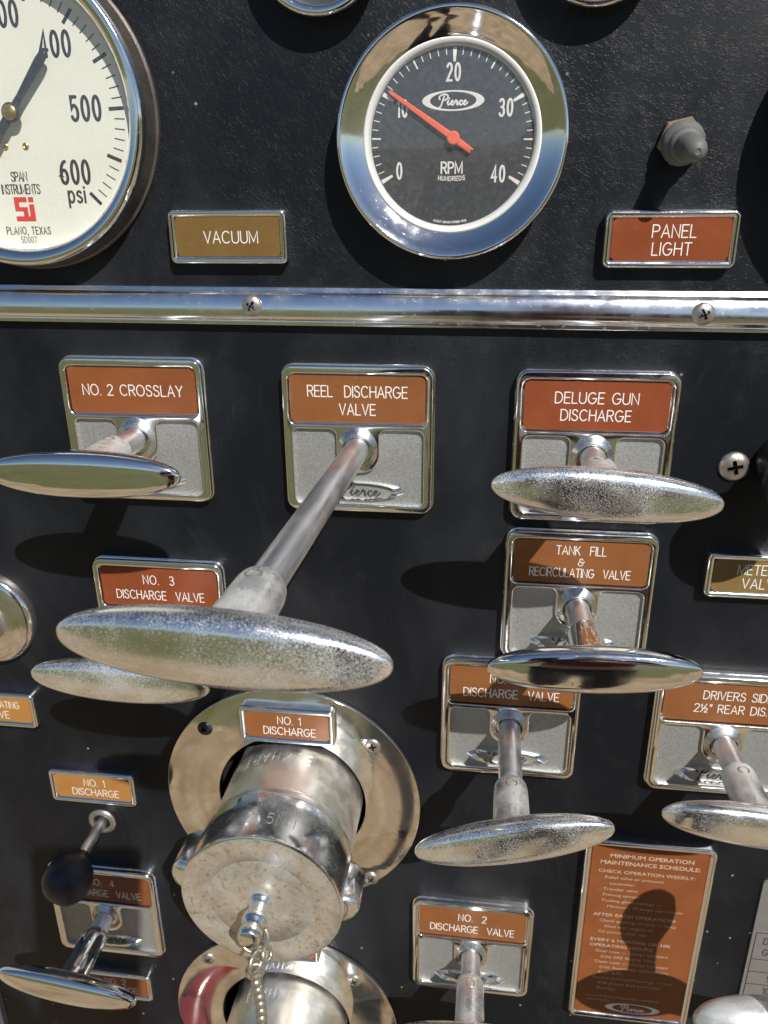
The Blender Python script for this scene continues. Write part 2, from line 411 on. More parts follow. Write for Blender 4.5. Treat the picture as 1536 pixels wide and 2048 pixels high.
# ---------------------------------------------------------------- single-stroke lettering
def A(cx, cy, rx, ry, a0, a1, n=12):
    return [(cx + rx * math.cos(rad(a0 + (a1 - a0) * i / n)), cy + ry * math.sin(rad(a0 + (a1 - a0) * i / n))) for i in range(n + 1)]
def spline(pts, n=8):
    out = []; P = [Vector(p) for p in pts]
    for i in range(len(P) - 1):
        p0 = P[max(i - 1, 0)]; p1 = P[i]; p2 = P[i + 1]; p3 = P[min(i + 2, len(P) - 1)]
        for k in range(n):
            t = k / n
            out.append(tuple(.5 * ((2 * p1) + (p2 - p0) * t + (2 * p0 - 5 * p1 + 4 * p2 - p3) * t * t + (3 * p1 - p0 - 3 * p2 + p3) * t ** 3)))
    out.append(tuple(P[-1])); return out
def SP(p): return spline(p, 5)
G = {
 'A': (.66, [[(0, 0), (.33, 1), (.66, 0)], [(.11, .33), (.55, .33)]]),
 'B': (.56, [[(0, 0), (0, 1), (.3, 1)] + A(.3, .76, .22, .24, 90, -90) + [(0, .52)], [(.3, .52)] + A(.31, .26, .25, .26, 90, -90) + [(0, 0)]]),
 'C': (.70, [A(.37, .5, .37, .5, 45, 315, 20)]),
 'D': (.64, [[(0, 0), (0, 1), (.24, 1)] + A(.24, .5, .4, .5, 90, -90, 16) + [(0, 0)]]),
 'E': (.50, [[(.5, 1), (0, 1), (0, 0), (.5, 0)], [(0, .52), (.44, .52)]]),
 'F': (.48, [[(.48, 1), (0, 1), (0, 0)], [(0, .52), (.42, .52)]]),
 'G': (.74, [A(.37, .5, .37, .5, 48, 352, 20) + [(.74, .47), (.42, .47)]]),
 'H': (.60, [[(0, 0), (0, 1)], [(.6, 0), (.6, 1)], [(0, .52), (.6, .52)]]),
 'I': (.0, [[(0, 0), (0, 1)]]),
 'K': (.56, [[(0, 0), (0, 1)], [(.54, 1), (0, .4)], [(.2, .6), (.56, 0)]]),
 'L': (.46, [[(0, 1), (0, 0), (.46, 0)]]),
 'M': (.74, [[(0, 0), (0, 1), (.37, .12), (.74, 1), (.74, 0)]]),
 'N': (.60, [[(0, 0), (0, 1), (.6, 0), (.6, 1)]]),
 'O': (.76, [A(.38, .5, .38, .5, 90, 450, 28)]),
 'P': (.54, [[(0, 0), (0, 1), (.28, 1)] + A(.28, .74, .26, .26, 90, -90) + [(0, .48)]]),
 'Q': (.76, [A(.38, .5, .38, .5, 90, 450, 28), [(.46, .26), (.76, -.04)]]),
 'R': (.56, [[(0, 0), (0, 1), (.3, 1)] + A(.3, .75, .25, .25, 90, -90) + [(0, .5)], [(.28, .5), (.56, 0)]]),
 'S': (.54, [SP([(.50, .82), (.42, .95), (.27, 1), (.11, .95), (.04, .78), (.12, .61), (.28, .53), (.45, .43), (.53, .25), (.44, .06), (.27, 0), (.09, .05), (.01, .2)])]),
 'T': (.56, [[(0, 1), (.56, 1)], [(.28, 1), (.28, 0)]]),
 'U': (.60, [[(0, 1), (0, .3)] + A(.3, .3, .3, .3, 180, 360)[1:] + [(.6, 1)]]),
 'V': (.62, [[(0, 1), (.31, 0), (.62, 1)]]),
 'W': (.92, [[(0, 1), (.24, 0), (.46, .95), (.68, 0), (.92, 1)]]),
 'X': (.58, [[(0, 0), (.58, 1)], [(0, 1), (.58, 0)]]),
 'Y': (.60, [[(0, 1), (.3, .46), (.6, 1)], [(.3, .46), (.3, 0)]]),
 'Z': (.56, [[(0, 1), (.56, 1), (0, 0), (.56, 0)]]),
 '.': (.0, [[(0, 0), (0, .04)]]), ',': (.06, [[(.06, .05), (0, -.14)]]), '-': (.3, [[(0, .45), (.3, .45)]]),
 ':': (.0, [[(0, 0), (0, .04)], [(0, .5), (0, .54)]]), '/': (.4, [[(0, 0), (.4, 1)]]),
 '0': (.52, [A(.26, .5, .26, .5, 90, 450, 26)]), '1': (.2, [[(0, .78), (.2, 1), (.2, 0)]]),
 '2': (.52, [A(.26, .74, .25, .26, 165, -30, 14) + [(0, 0), (.52, 0)]]),
 '3': (.52, [A(.25, .76, .23, .24, 150, -80, 14) + [(.2, .53)], [(.24, .53)] + A(.26, .26, .26, .27, 85, -155, 16)]),
 '4': (.54, [[(.42, 0), (.42, 1), (0, .27), (.54, .27)]]),
 '5': (.52, [[(.46, 1), (.08, 1), (.04, .5)] + A(.26, .32, .26, .32, 135, -150, 18)]),
 '6': (.52, [[(.42, .98)] + A(.5, .36, .5, .64, 110, 180, 8) + A(.26, .3, .26, .3, 180, -180, 22)]),
 '7': (.5, [[(0, 1), (.5, 1), (.18, 0)]]), '8': (.52, [A(.26, .76, .22, .24, 90, 450, 20), A(.26, .26, .26, .26, 90, 450, 20)]),
 '9': (.52, [[(.1, .02)] + A(.02, .64, .5, .64, -70, 0, 8) + A(.26, .7, .26, .3, 0, 360, 22)]),
 '&': (.72, [SP([(.52, .80), (.40, .97), (.22, .95), (.14, .76), (.24, .58), (.42, .54)]), SP([(.24, .56), (.06, .44), (.02, .2), (.18, .02), (.40, .05), (.54, .26), (.56, .46)]), SP([(.40, .42), (.56, .47), (.72, .58)])]),
 '"': (.2, [[(.04, 1), (0, .74)], [(.2, 1), (.16, .74)]]),
 'h': (.78, [[(0, .82), (.11, .96), (.11, .46)], [(.02, -.02), (.6, 1.0)], A(.58, .36, .15, .15, 165, -30, 8) + [(.42, -.02), (.74, -.02)]]),   # one-half sign
 'p': (.5, [[(0, -.32), (0, .72)], A(.25, .36, .25, .36, 180, -180, 20)]),
 's': (.42, [A(.21, .54, .19, .18, 30, 200, 8) + [(.26, .36)] + A(.21, .18, .21, .18, 70, -150, 10)]),
 'i': (.0, [[(0, 0), (0, .72)], [(0, .95), (0, .99)]]),
}
GAP = .2
def text_width(t, xs, gap): return sum((G[c][0] * xs + gap) if c != ' ' else .46 * xs + gap * .5 for c in t) - gap
def ribbon(mb, pts, w, z, T, lift):
    """One pen stroke: a low ridge with rounded ends, T maps flat (u, v) to the panel."""
    P2 = [Vector(p) for p in pts]
    P2 = [p for i, p in enumerate(P2) if i == 0 or (p - P2[i - 1]).length > 1e-5]
    if len(P2) < 2: return
    h = w / 2; rows = []
    d0 = (P2[1] - P2[0]).normalized(); d1 = (P2[-1] - P2[-2]).normalized()
    for k in (90, 60, 30):
        rows.append((P2[0] - d0 * h * math.sin(rad(k)), Vector((-d0.y, d0.x)) * h * max(.03, math.cos(rad(k)))))
    for i, p in enumerate(P2):
        a = (P2[i] - P2[i - 1]).normalized() if i else d0
        b = (P2[i + 1] - P2[i]).normalized() if i < len(P2) - 1 else d1
        t = a + b
        t = t.normalized() if t.length > .2 else b
        n = Vector((-t.y, t.x)); k = 1 / max(.45, n.dot(Vector((-a.y, a.x))))
        rows.append((p, n * h * k))
    for k in (30, 60, 90):
        rows.append((P2[-1] + d1 * h * math.sin(rad(k)), Vector((-d1.y, d1.x)) * h * max(.03, math.cos(rad(k)))))
    vs = []; fs = []
    for p, n in rows:
        for q, zz in ((p - n, z), (p, z + lift), (p + n, z)):
            u, v = T(q.x, q.y); vs.append((u, v, zz))
    for i in range(len(rows) - 1):
        for j in (0, 1): fs.append((i * 3 + j, i * 3 + j + 1, (i + 1) * 3 + j + 1, (i + 1) * 3 + j))
    mb.add(vs, fs)
def write(mb, text, cx, cy, h, z, w=None, xs=1.0, gap=GAP, rot=0, align='c', shear=0, radius=None):
    """Centre the text at (cx, cy); w is the pen width."""
    w = w or h * .13; tw = text_width(text, xs, gap); x = {'c': -tw / 2, 'l': 0, 'r': -tw}[align]
    c, s = math.cos(rad(rot)), math.sin(rad(rot))
    for ch in text:
        if ch == ' ': x += .46 * xs + gap * .5; continue
        adv, strokes = G[ch]
        for st in strokes:
            pts = [((x + px * xs + (py - .5) * shear) * h, (py - .5) * h) for px, py in st]
            if radius:
                def T(u, v, R=radius):
                    a = u / abs(R); q = abs(R) + (v if R > 0 else -v)
                    return (cx + q * math.sin(a), cy + (q * math.cos(a) if R > 0 else -q * math.cos(a)))
            else:
                def T(u, v): return (cx + u * c - v * s, cy + u * s + v * c)
            ribbon(mb, pts, w, z, T, .05)
        x += adv * xs + gap
SCRIPT = [   # the maker's script word, in units of its own x-height, lower case from x = 1.75
 spline([(1.45, 2.15), (1.2, 1.5), (.95, .8), (.75, .2), (.55, -.25), (.25, -.42)]),
 spline([(.35, 1.35), (.1, 1.7), (.35, 2.15), (1.0, 2.45), (1.8, 2.5), (2.35, 2.2), (2.3, 1.65), (1.8, 1.25), (1.25, 1.15)]),
 spline([(2.2, .55), (2.5, 1.0), (2.35, .45), (2.45, .08), (2.75, .15), (3.1, .5)]), [(2.72, 1.5), (2.78, 1.6)],
 spline([(3.1, .5), (3.5, .62), (3.75, .9), (3.55, 1.05), (3.25, .75), (3.2, .3), (3.5, .02), (3.85, .2), (4.2, .65)]),
 spline([(4.2, .65), (4.45, 1.15), (4.5, .88), (4.85, .88), (4.7, .4), (4.85, .05), (5.15, .3), (5.35, .6)]),
 spline([(6.05, .85), (5.85, 1.05), (5.5, .8), (5.4, .35), (5.65, .02), (6.05, .15), (6.4, .5)]),
 spline([(6.4, .5), (6.75, .62), (7.0, .9), (6.8, 1.05), (6.5, .75), (6.45, .3), (6.75, .02), (7.1, .2), (7.5, .6)]),
]
def script(mb, cx, cy, xh, z, w, lift=.05, rot=0):
    def T(u, v): return (cx + (u - 3.75) * xh, cy + (v - .85) * xh)
    for st in SCRIPT: ribbon(mb, st, w / xh, z, T, lift)
def oval_band(mb, cx, cy, a, b, ai, bi, z, lift=.05, n=64):
    """Emblem: an oval with a narrower oval window, thick at both ends."""
    vs = []; fs = []
    for i in range(n):
        t = 2 * math.pi * i / n; c, s = math.cos(t), math.sin(t)
        vs += [(cx + a * c, cy + b * s, z), (cx + (a + ai) / 2 * c, cy + (b + bi) / 2 * s, z + lift), (cx + ai * c, cy + bi * s, z)]
    for i in range(n):
        j = (i + 1) % n
        for k in (0, 1): fs.append((i * 3 + k, i * 3 + k + 1, j * 3 + k + 1, j * 3 + k))
    mb.add(vs, fs)
def typeset(lines, m, parent, name):
    """Small print set with the built-in typeface: (text, x, y, size, xscale, bold)."""
    bm = MB(); dg = None
    for t, x, y, s, xs, bold in lines:
        cu = bpy.data.curves.new('t', 'FONT'); cu.body = t; cu.size = s; cu.resolution_u = 3; cu.offset = bold * s; cu.fill_mode = 'FRONT'
        o = bpy.data.objects.new('t', cu); COL.objects.link(o); dg = bpy.context.evaluated_depsgraph_get()
        me = o.evaluated_get(dg).to_mesh()
        bm.add([(x[0] + v.co.x * xs, y + v.co.y, x[1]) for v in me.vertices], [tuple(p.vertices) for p in me.polygons])
        o.evaluated_get(dg).to_mesh_clear(); bpy.data.objects.remove(o)
    return bm.build(name, m, parent, smooth=0)

# ---------------------------------------------------------------- setting: ground and the panel
def ground():
    bm = MB(); xs = [-400, -120, -40, -15, -6, -3, -1.5, -.5, .5, 1.5, 3, 6, 15, 40, 120, 400]
    ys = [3, 0, -.5, -1, -1.5, -2.2]
    bm.add([(x * 1000, -1380, -y * 1000) for y in ys for x in xs], [(j * 16 + i, j * 16 + i + 1, (j + 1) * 16 + i + 1, (j + 1) * 16 + i) for j in range(len(ys) - 1) for i in range(15)])
    g = bm.build('ground', 'dirt', smooth=0); g['kind'] = 'structure'
    bm = MB(); xs = [-400, -120, -40] + [-15 + .25 * k for k in range(121)] + [40, 120, 400]; n = len(xs)
    ys = [-2.0, -3, -4.5, -8, -14, -25, -45, -90, -160, -260]; rg = random.Random(3)
    hh = [-1.377, -1.37, -1.36, -1.30, -1.1, -.6, .6, 4.5, 11, 14]
    bm.add([(x * 1000, (h + (.6 * math.sin(x * .05) * min(1, -y / 100))) * 1000, -(y + (rg.uniform(-.22, .16) if k == 0 else 0)) * 1000) for k, (y, h) in enumerate(zip(ys, hh)) for x in xs], [(j * n + i, j * n + i + 1, (j + 1) * n + i + 1, (j + 1) * n + i) for j in range(len(ys) - 1) for i in range(n - 1)])
    g = bm.build('meadow', 'turf', smooth=60); g['kind'] = 'structure'
ground()

RING1 = (-107, -336); RING2 = (-121, -531)
def panels():
    up = sheet('upper_panel', [[(-341, -43), (420, -43), (420, 330), (-341, 330)]], -4, 0, 'vinyl', None)
    tag(up, 'black leather-grained vinyl sheet behind the dials, above the chrome strip', 'panel')
    lo = sheet('lower_panel', [[(-341, -800), (420, -800), (420, -43.6), (-341, -43.6)], circ(*RING1, 46), circ(*RING2, 46)], -4, 0, 'vinyl', None)
    tag(lo, 'black vinyl sheet behind the pull handles, below the chrome strip', 'panel')
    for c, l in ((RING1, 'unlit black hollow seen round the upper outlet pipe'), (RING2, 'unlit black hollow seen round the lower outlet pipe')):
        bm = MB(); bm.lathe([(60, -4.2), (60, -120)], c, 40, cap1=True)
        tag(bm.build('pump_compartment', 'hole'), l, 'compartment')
    bm = MB(); bm.box(-420, -343, -800, 330, -12, 2)
    sd = bm.build('side_panel', 'body_paint'); tag(sd, 'pale blue-grey metal edge beyond the bottom left of the black panel', 'side panel')
panels()

SCREW = {}
def screw_mesh(m, dome):
    """Domed head with a tapered cross cut out of it, unit radius, in millimetres."""
    if (m, dome) in SCREW: return SCREW[(m, dome)]
    hd = MB(); hd.lathe([(1.0, -.3), (1.0, .02)] + [(math.sin(rad(q)), .04 + dome * (math.cos(rad(q)) - math.cos(rad(90)))) for q in (84, 75, 65, 54, 42, 30, 18, 8, .1)], n=48, cap0=True)
    h = hd.build('screw', m, smooth=50)
    c = MB()
    for k in (0, 1):
        a = rad(90 * k); w0, w1, l0, l1 = .09, .15, .3, .6 - .01 * k
        lo = []
        for (w, l, z) in ((w0, l0, -.25 - .01 * k), (w1, l1, dome + .3 + .01 * k)):
            lo.append([(u * math.cos(a) - v * math.sin(a), u * math.sin(a) + v * math.cos(a), z) for u, v in ((-l, -w), (l, -w), (l, w), (-l, w))])
        c.loft(lo)
    co = c.build('cutter', m, smooth=0)
    md = h.modifiers.new('b', 'BOOLEAN'); md.object = co; md.operation = 'DIFFERENCE'; md.solver = 'EXACT'; md.use_self = True
    dg = bpy.context.evaluated_depsgraph_get(); me = bpy.data.meshes.new_from_object(h.evaluated_get(dg))
    bpy.data.objects.remove(h); bpy.data.objects.remove(co); me.name = 'screw'; me.materials.clear(); me.materials.append(M[m]); me.materials.append(M['hole'])
    for p in me.polygons:                      # shade inside the cross is painted on as black faces
        c = p.center; r = math.hypot(c.x, c.z) * 1000; h = -c.y * 1000
        p.material_index = 1 if r < .6 and h < .02 + dome * math.sqrt(max(0, 1 - r * r)) - .025 else 0
    smooth_mesh(me, 30)
    SCREW[(m, dome)] = me; return me
def phillips(parent, x, y, z, R=4.2, m='screw', name='screw', dome=.42, rot=20):
    """Domed cross-head screw with a real cross recess."""
    o = bpy.data.objects.new(name, screw_mesh(m, dome)); COL.objects.link(o)
    o.location = W(x, y, z); o.scale = (R, R, R); o.rotation_euler = (0, -rad(rot), 0)
    if parent is not None: o.parent = parent
    return o

def trim():
    t = thing('trim_strip', 'long bright chrome half-round strip across the panel with two cross-head screws', 'trim', (0, -43, 0))
    prof = [(-8.6, 0), (-8.6, 1.2), (-7.6, 1.6), (-6.6, 1.6)] + [(-6.2 * math.cos(rad(a)), 1.4 + 2.7 * math.sin(rad(a)) ** .8) for a in range(12, 169, 12)] + [(6.6, 1.6), (7.6, 1.6), (8.6, 1.2), (8.6, 0)]
    bm = MB(); xs = (-341, 420)
    bm.loft([[(x, y - x * .004, z - .16 * y + (1.4 if z > 1 else 0)) for y, z in prof] for x in xs], True, True, closed=False)
    bm.build('strip', 'trim', t, smooth=50)
    phillips(t, -111.3, .8, 5.1, 4.9, rot=60); phillips(t, 94.7, -1.0, 5.2, 5.0, rot=28)
trim()

# ---------------------------------------------------------------- name labels
def insert_part(parent, x, y, w, h, zz, m, lines, r=2.2, pen=None, small=False):
    """lines: (text, dy, height, xs, gap)"""
    bm = MB(); bm.loft([rr(w, h, r, zz - 1.5, cx=x + w / 2, cy=y - h / 2), rr(w, h, r, zz, cx=x + w / 2, cy=y - h / 2)])
    ins = bm.build('insert', m, parent, smooth=0)
    tx = MB()
    for ln in lines:
        t, dx, dy, hh, xs, gap = ln[:6]
        write(tx, t, x + w / 2 + dx, y - h / 2 + dy, hh, zz + .03, w=(pen or .096) * hh, xs=xs, gap=gap, shear=.0)
    if tx.v: tx.build('lettering', 'white_ink', ins, smooth=0)
    return ins
def name_label(label, loc, m, lines, w=56.5, h=24.2, group='small framed name labels', rot=0, frame='chrome_frame'):
    t = thing('name_label', label, 'label', loc, group, rot)
    bm = MB(); r = 3.2; fw = 3.4
    out = [rr(w, h, r, 0), rr(w, h, r, 4.4, .05), rr(w, h, r, 5.4, .35), rr(w, h, r, 5.95, 1.0), rr(w, h, r, 6.0, 1.7), rr(w, h, r, 5.8, 2.5), rr(w, h, r, 5.0, fw), rr(w, h, r, 3.6, fw + .15)]
    bm.loft(out, True, True)
    bm.build('frame', frame, t, smooth=45)
    insert_part(t, fw + .15, -fw - .15, w - 2 * fw - .3, h - 2 * fw - .3, 4.9, m, lines)
    return t
name_label('olive-brown label reading VACUUM between the cream and black dials', (-149.2, .9, 0), 'olive', [('VACUUM', 1.5, -.2, 5.1, 1.02, .2)])
name_label('rust-brown label reading PANEL LIGHT under the rubber toggle', (48.8, -.6, 0), 'brown_red', [('PANEL', 1.2, 3.3, 5.1, 1.0, .2), ('LIGHT', .8, -4.0, 5.1, .98, .22)])
name_label('yellowish label reading NO. 1 DISCHARGE above the black ball knob', (-263.7, -327.1, 0), 'brown_tan', [('NO. 1', 1.5, 3.8, 5.0, .95, .22), ('DISCHARGE', 1.5, -3.6, 5.0, .95, .18)])
name_label('orange-brown label reading NO. 1 DISCHARGE on the steel ring of the capped outlet', (-134.3, -266.6, 3.4), 'brown_orange', [('NO. 1', 1.5, 3.8, 5.0, .95, .22), ('DISCHARGE', 1.5, -3.6, 5.0, .95, .18)])
name_label('mustard label starting METE at the right edge, half in round shadow', (113.0, -159.0, 0), 'olive_light', [('METERING', 0, 3.7, 5.2, .9, .18), ('VALVE', -1, -3.8, 5.2, .95, .2)])
name_label('tan label ending ATING E at the left edge under the round steel cover', (-320.4, -272.5, 0), 'brown_tan', [('RECIRCULATING', 1, 3.6, 4.6, .8, .16), ('VALVE', 1.2, -3.8, 5.0, .95, .2)])
name_label('shaded brown label half hidden behind the lowest left pull handle', (-273.5, -502.5, 0), 'brown_rust', [('NO. 2', 1.5, 3.8, 5.0, .95, .22), ('DISCHARGE', 1.5, -3.6, 5.0, .95, .18)])
name_label('label on the lower steel ring almost wholly hidden by the outlet cap above', (-150, -442.5, 3.4), 'brown_orange', [('NO. 2', 1.5, 3.8, 5.0, .95, .22), ('DISCHARGE', 1.5, -3.6, 5.0, .95, .18)])

# ---------------------------------------------------------------- valve plates
PW = 76.0; RX, RY = 38.0, -42.6
def valve_plate(label, loc, m, lines, rot=0, emblem_dark=False):
    t = thing('valve_plate', label, 'plate', loc, 'chrome plates behind the pull handles', rot)
    outer = [p[:2] for p in rr(PW, PW, 6.5, 0, .75)]
    win = [p[:2] for p in rr(67, 23.6, 2.6, 0, cx=38, cy=-17.2, inset=-.75)][::-1]
    u = rpoly([(5.2, -32.2), (5.2, -71.6), (70.8, -71.6), (70.8, -32.2), (49.0, -32.2), (49.0, -54.5), (27.2, -54.5), (27.2, -32.2)], [3.2, 3.2, 3.2, 3.2, 3.5, 9.5, 9.5, 3.5])
    fr = sheet('frame', [outer, win, u], 2.4, 6, 'chrome_frame', t, bevel=.75)
    bm = MB(); bm.loft([rr(PW, PW, 6.5, 0, .1), rr(PW, PW, 6.5, 2.6, .1)], True, True); bm.build('base', 'chrome_frame', t, smooth=40)
    # the hooded boss round the rod
    bm = MB(); n = 32
    def lp(r, zt, zb, up=0.0, sx=1.0):
        out = []
        for i in range(n):
            a = 2 * math.pi * i / n; c, s = math.cos(a), math.sin(a); k = (s + 1) / 2
            out.append((RX + r * c * sx, RY + r * s + (up * max(0, s) ** .6 if up else 0), zb + (zt - zb) * k))
        return out
    bm.loft([lp(10.6, 5.2, 5.2, 2.0), lp(10.2, 5.95, 5.9, 2.0), lp(9.5, 6.5, 6.1, 1.8), lp(8.7, 7.4, 6.2, 1.2), lp(8.1, 8.4, 6.3, .4), lp(7.7, 8.7, 6.5), lp(7.3, 8.6, 6.4)], False, False)
    bm.loft([lp(7.3, 8.6, 6.4), lp(7.2, 2.9, 2.9)], False, True, mi=1)
    bm.build('boss', ['boss_chrome', 'hole'], t, smooth=60)
    pu = rpoly([(4.9, -31.9), (4.9, -71.9), (71.1, -71.9), (71.1, -31.9), (48.7, -31.9), (48.7, -54.2), (27.5, -54.2), (27.5, -31.9)], [3, 3, 3, 3, 3, 9.5, 9.5, 3])
    pad = sheet('pad', [pu], 2.65, 3.6, 'pad', t)
    em = MB(); oval_band(em, RX, -64.6, 23.2, 5.2, 17.2, 4.0, 3.55, 2.0); eo = em.build('emblem', 'chrome_frame', t, smooth=30)
    sc = MB(); script(sc, RX, -64.9, 2.9, 3.66, .95, .35); sc.build('lettering', 'pad_dark', eo, smooth=30)
    insert_part(t, 4.6, -5.6, 66.8, 23.2, 4.7, m, lines)
    return t
H1, H2 = 4.5, -4.1
valve_plate('chrome plate lettered NO. 2 CROSSLAY, at the left under the strip', (-214.7, -67.3, 0), 'brown_rust', [('NO. 2 CROSSLAY', 0, .2, 5.4, .98, .19)])
valve_plate('chrome plate lettered REEL DISCHARGE VALVE, with the far pulled-out rod', (-99.7, -69.2, 0), 'brown_orange', [('REEL  DISCHARGE', 0, 3.9, 5.4, .89, .16), ('VALVE', 0, -4.9, 5.4, .90, .18)])
valve_plate('chrome plate lettered DELUGE GUN DISCHARGE, at the right under the strip', (14.2, -69.8, 0), 'brown_red', [('DELUGE GUN', 0, 3.9, 5.2, .98, .19), ('DISCHARGE', .2, -4.4, 5.2, .95, .19)])
valve_plate('chrome plate lettered TANK FILL & RECIRCULATING VALVE, right below another plate', (13.6, -150.7, 0), 'brown_orange', [('TANK  FILL', 0, 6.6, 4.7, .84, .16), ('&', .5, .2, 4.0, 1.1, .1), ('RECIRCULATING  VALVE', 0, -5.9, 4.7, .80, .13)])
valve_plate('chrome plate whose NO. line is covered by the shiny handle above it', (-17.1, -227.2, 0), 'brown_orange', [('NO.', -7.5, 4.6, 5.2, .86, .2), ('DISCHARGE  VALVE', 0, -4.8, 5.3, .86, .16)])
valve_plate('chrome plate lettered NO. 2 DISCHARGE VALVE, between outlet and schedule', (-32.4, -404.1, 0), 'brown_orange', [('NO.  2', 0, 4.6, 5.4, .86, .2), ('DISCHARGE  VALVE', 0, -4.8, 5.4, .86, .16)])
valve_plate('chrome plate lettered NO. 4 DISCHARGE VALVE behind the black ball knob', (-279.4, -406.1, 0), 'brown_rust', [('NO.  4', 0, 4.6, 5.4, .86, .2), ('DISCHARGE  VALVE', 0, -4.8, 5.4, .86, .16)])
valve_plate('reddish plate lettered NO. 3 DISCHARGE VALVE behind the big front handle', (-213.1, -178.0, 0), 'brown_red', [('NO.  3', 0, 4.6, 5.2, .86, .24), ('DISCHARGE  VALVE', 0, -4.9, 5.2, .86, .16)])
valve_plate('chrome plate lettered DRIVERS SI and 2½ REAR DIS, cut by the right edge', (97.3, -228.6, 0), 'brown_orange', [('DRIVERS SIDE', 4, 4.6, 5.0, .92, .18), ('2h" REAR DIS.', 1.2, -3.6, 5.0, .92, .18)])

# ---------------------------------------------------------------- pull handles
def grip_mesh(L=91.0, H=10.7, D=6.0, n=40, m=56, flat=3.1):
    bm = MB(); loops = []
    for k in range(m + 1):
        t = -math.cos(math.pi * k / m); t = max(-1, min(1, t))
        s = max(0.0, 1 - abs(t) ** 2.05) ** .47
        a = max(.02, H * s); d = max(.02, D * s ** .9); lp = []
        for i in range(n):
            u = 2 * math.pi * i / n; c, sn = math.cos(u), math.sin(u)
            lp.append((t * L / 2, a * math.copysign(abs(c) ** (2 / flat), c), d * math.copysign(abs(sn) ** (2 / flat), sn)))
        loops.append(lp)
    bm.loft(loops); return bm
def pull_handle(label, base, centre, ang, grip='chrome_grip', ferrule='chrome_pitted', tilt=0):
    """base: where the rod leaves the plate; centre: middle of the grip."""
    t = thing('pull_handle', label, 'handle', centre, 'T-shaped pull handles')
    b = Vector(base) - Vector(centre); L = b.length; d = b.normalized()     # towards the panel
    rod = MB(); e = b + d * 22; s = d * 26
    rod.lathe([(5.7, 0), (6.0, .4), (6.0, (e - s).length)], axis=(s, d), n=32, cap0=True, cap1=True); rod.build('rod', 'rod', t, smooth=40)
    fe = MB(); fe.lathe([(10.2, 1.0), (9.0, 5), (8.6, 11), (8.3, 33), (7.9, 35.8), (7.1, 37), (6.05, 37.1)], axis=((0, 0, 0), d), n=36)
    fo = fe.build('ferrule', ferrule, t, smooth=40)
    up = Vector((0, 1, 0)) - d * d.y; up.normalize(); p = d * 29.5 + up * 8.2
    sc = MB(); sc.lathe([(2.7, -.5), (2.7, .10), (2.45, .28), (2.1, .1), (2.0, -.5)], axis=(p, up), n=20)
    sc.lathe([(2.0, -.45), (.01, -.45)], axis=(p, up), n=20, mi=1)
    sc.build('set_screw', ['screw', 'rust'], fo, smooth=40)
    g = grip_mesh().build('grip', grip, t, smooth=60)
    g.rotation_euler = Matrix.Rotation(-rad(ang), 3, 'Y').to_euler()
    g.rotation_euler.rotate_axis('X', rad(tilt))
    return t
pull_handle('wide speckled handle at the left edge, before the crosslay plate', (-176.7, -108.8, 10), (-175.8, -108.5, 66), 0, 'chrome_grip_clean')
pull_handle('largest, farthest pulled-out handle, greenish and pitted, on the long rod', (-61.7, -110.7, 10), (-66.0, -107.2, 204), -2.9)
pull_handle('speckled grey handle hiding the lower half of the deluge plate', (52.2, -111.3, 10), (49.4, -106.3, 74), -3.3)
pull_handle('shiny scratched handle half dark, before the tank fill plate', (51.6, -192.2, 10), (51.2, -185.8, 76), 2.7, 'chrome_grip_clean', 'chrome_grip_clean')
pull_handle('pitted handle tilted up to the right, between steel ring and schedule', (20.9, -268.7, 10), (20.2, -265.1, 95.5), 15.7)
pull_handle('handle cut by the right edge, above the maintenance schedule', (135.3, -270.1, 10), (136.5, -270.5, 67), -4)
pull_handle('handle cut by the bottom edge, only its top rim in view', (5.6, -445.6, 10), (6.0, -446.0, 62), 3)
pull_handle('lowest left handle, tan and shiny, held before the shaded plate', (-241.4, -447.6, 10), (-245.4, -454.4, 53.5), -7.6, 'chrome_grip_clean', 'chrome')
pull_handle('low greenish handle peeping out under the largest front handle', (-175.1, -219.5, 10), (-171.0, -213.3, 69), -1.5)
def crossed_lever():
    """Chrome lever reaching in from beyond the bottom right corner; its egg-shaped end casts the shadow on the schedule."""
    t = thing('lever_handle', 'bright rounded lever end in the bottom right corner, shading the schedule', 'lever', (154, -385, 80))
    g = MB(); g.sphere((0, 0, 0), 35, (1.04, .46, .36), 48, 24); g.build('hub', 'chrome_pitted', t, smooth=60)
    e = MB(); e.lathe([(8.2, 0), (7.2, 22), (6.6, 36), (7.0, 54), (9.6, 64), (12.4, 74), (13.4, 84), (12.6, 94), (9.6, 101), (5.4, 104.4), (.01, 105.2)], axis=((3, 4, 0), (.13, 1, .24)), n=40); e.build('arm', 'chrome_pitted', t, smooth=60)
    r = MB(); r.lathe([(7, 0), (7, 150)], axis=((8, -4, -2), (1, -.72, -.52)), n=24, cap1=True); r.build('rod', 'rod', t, smooth=40)
crossed_lever()

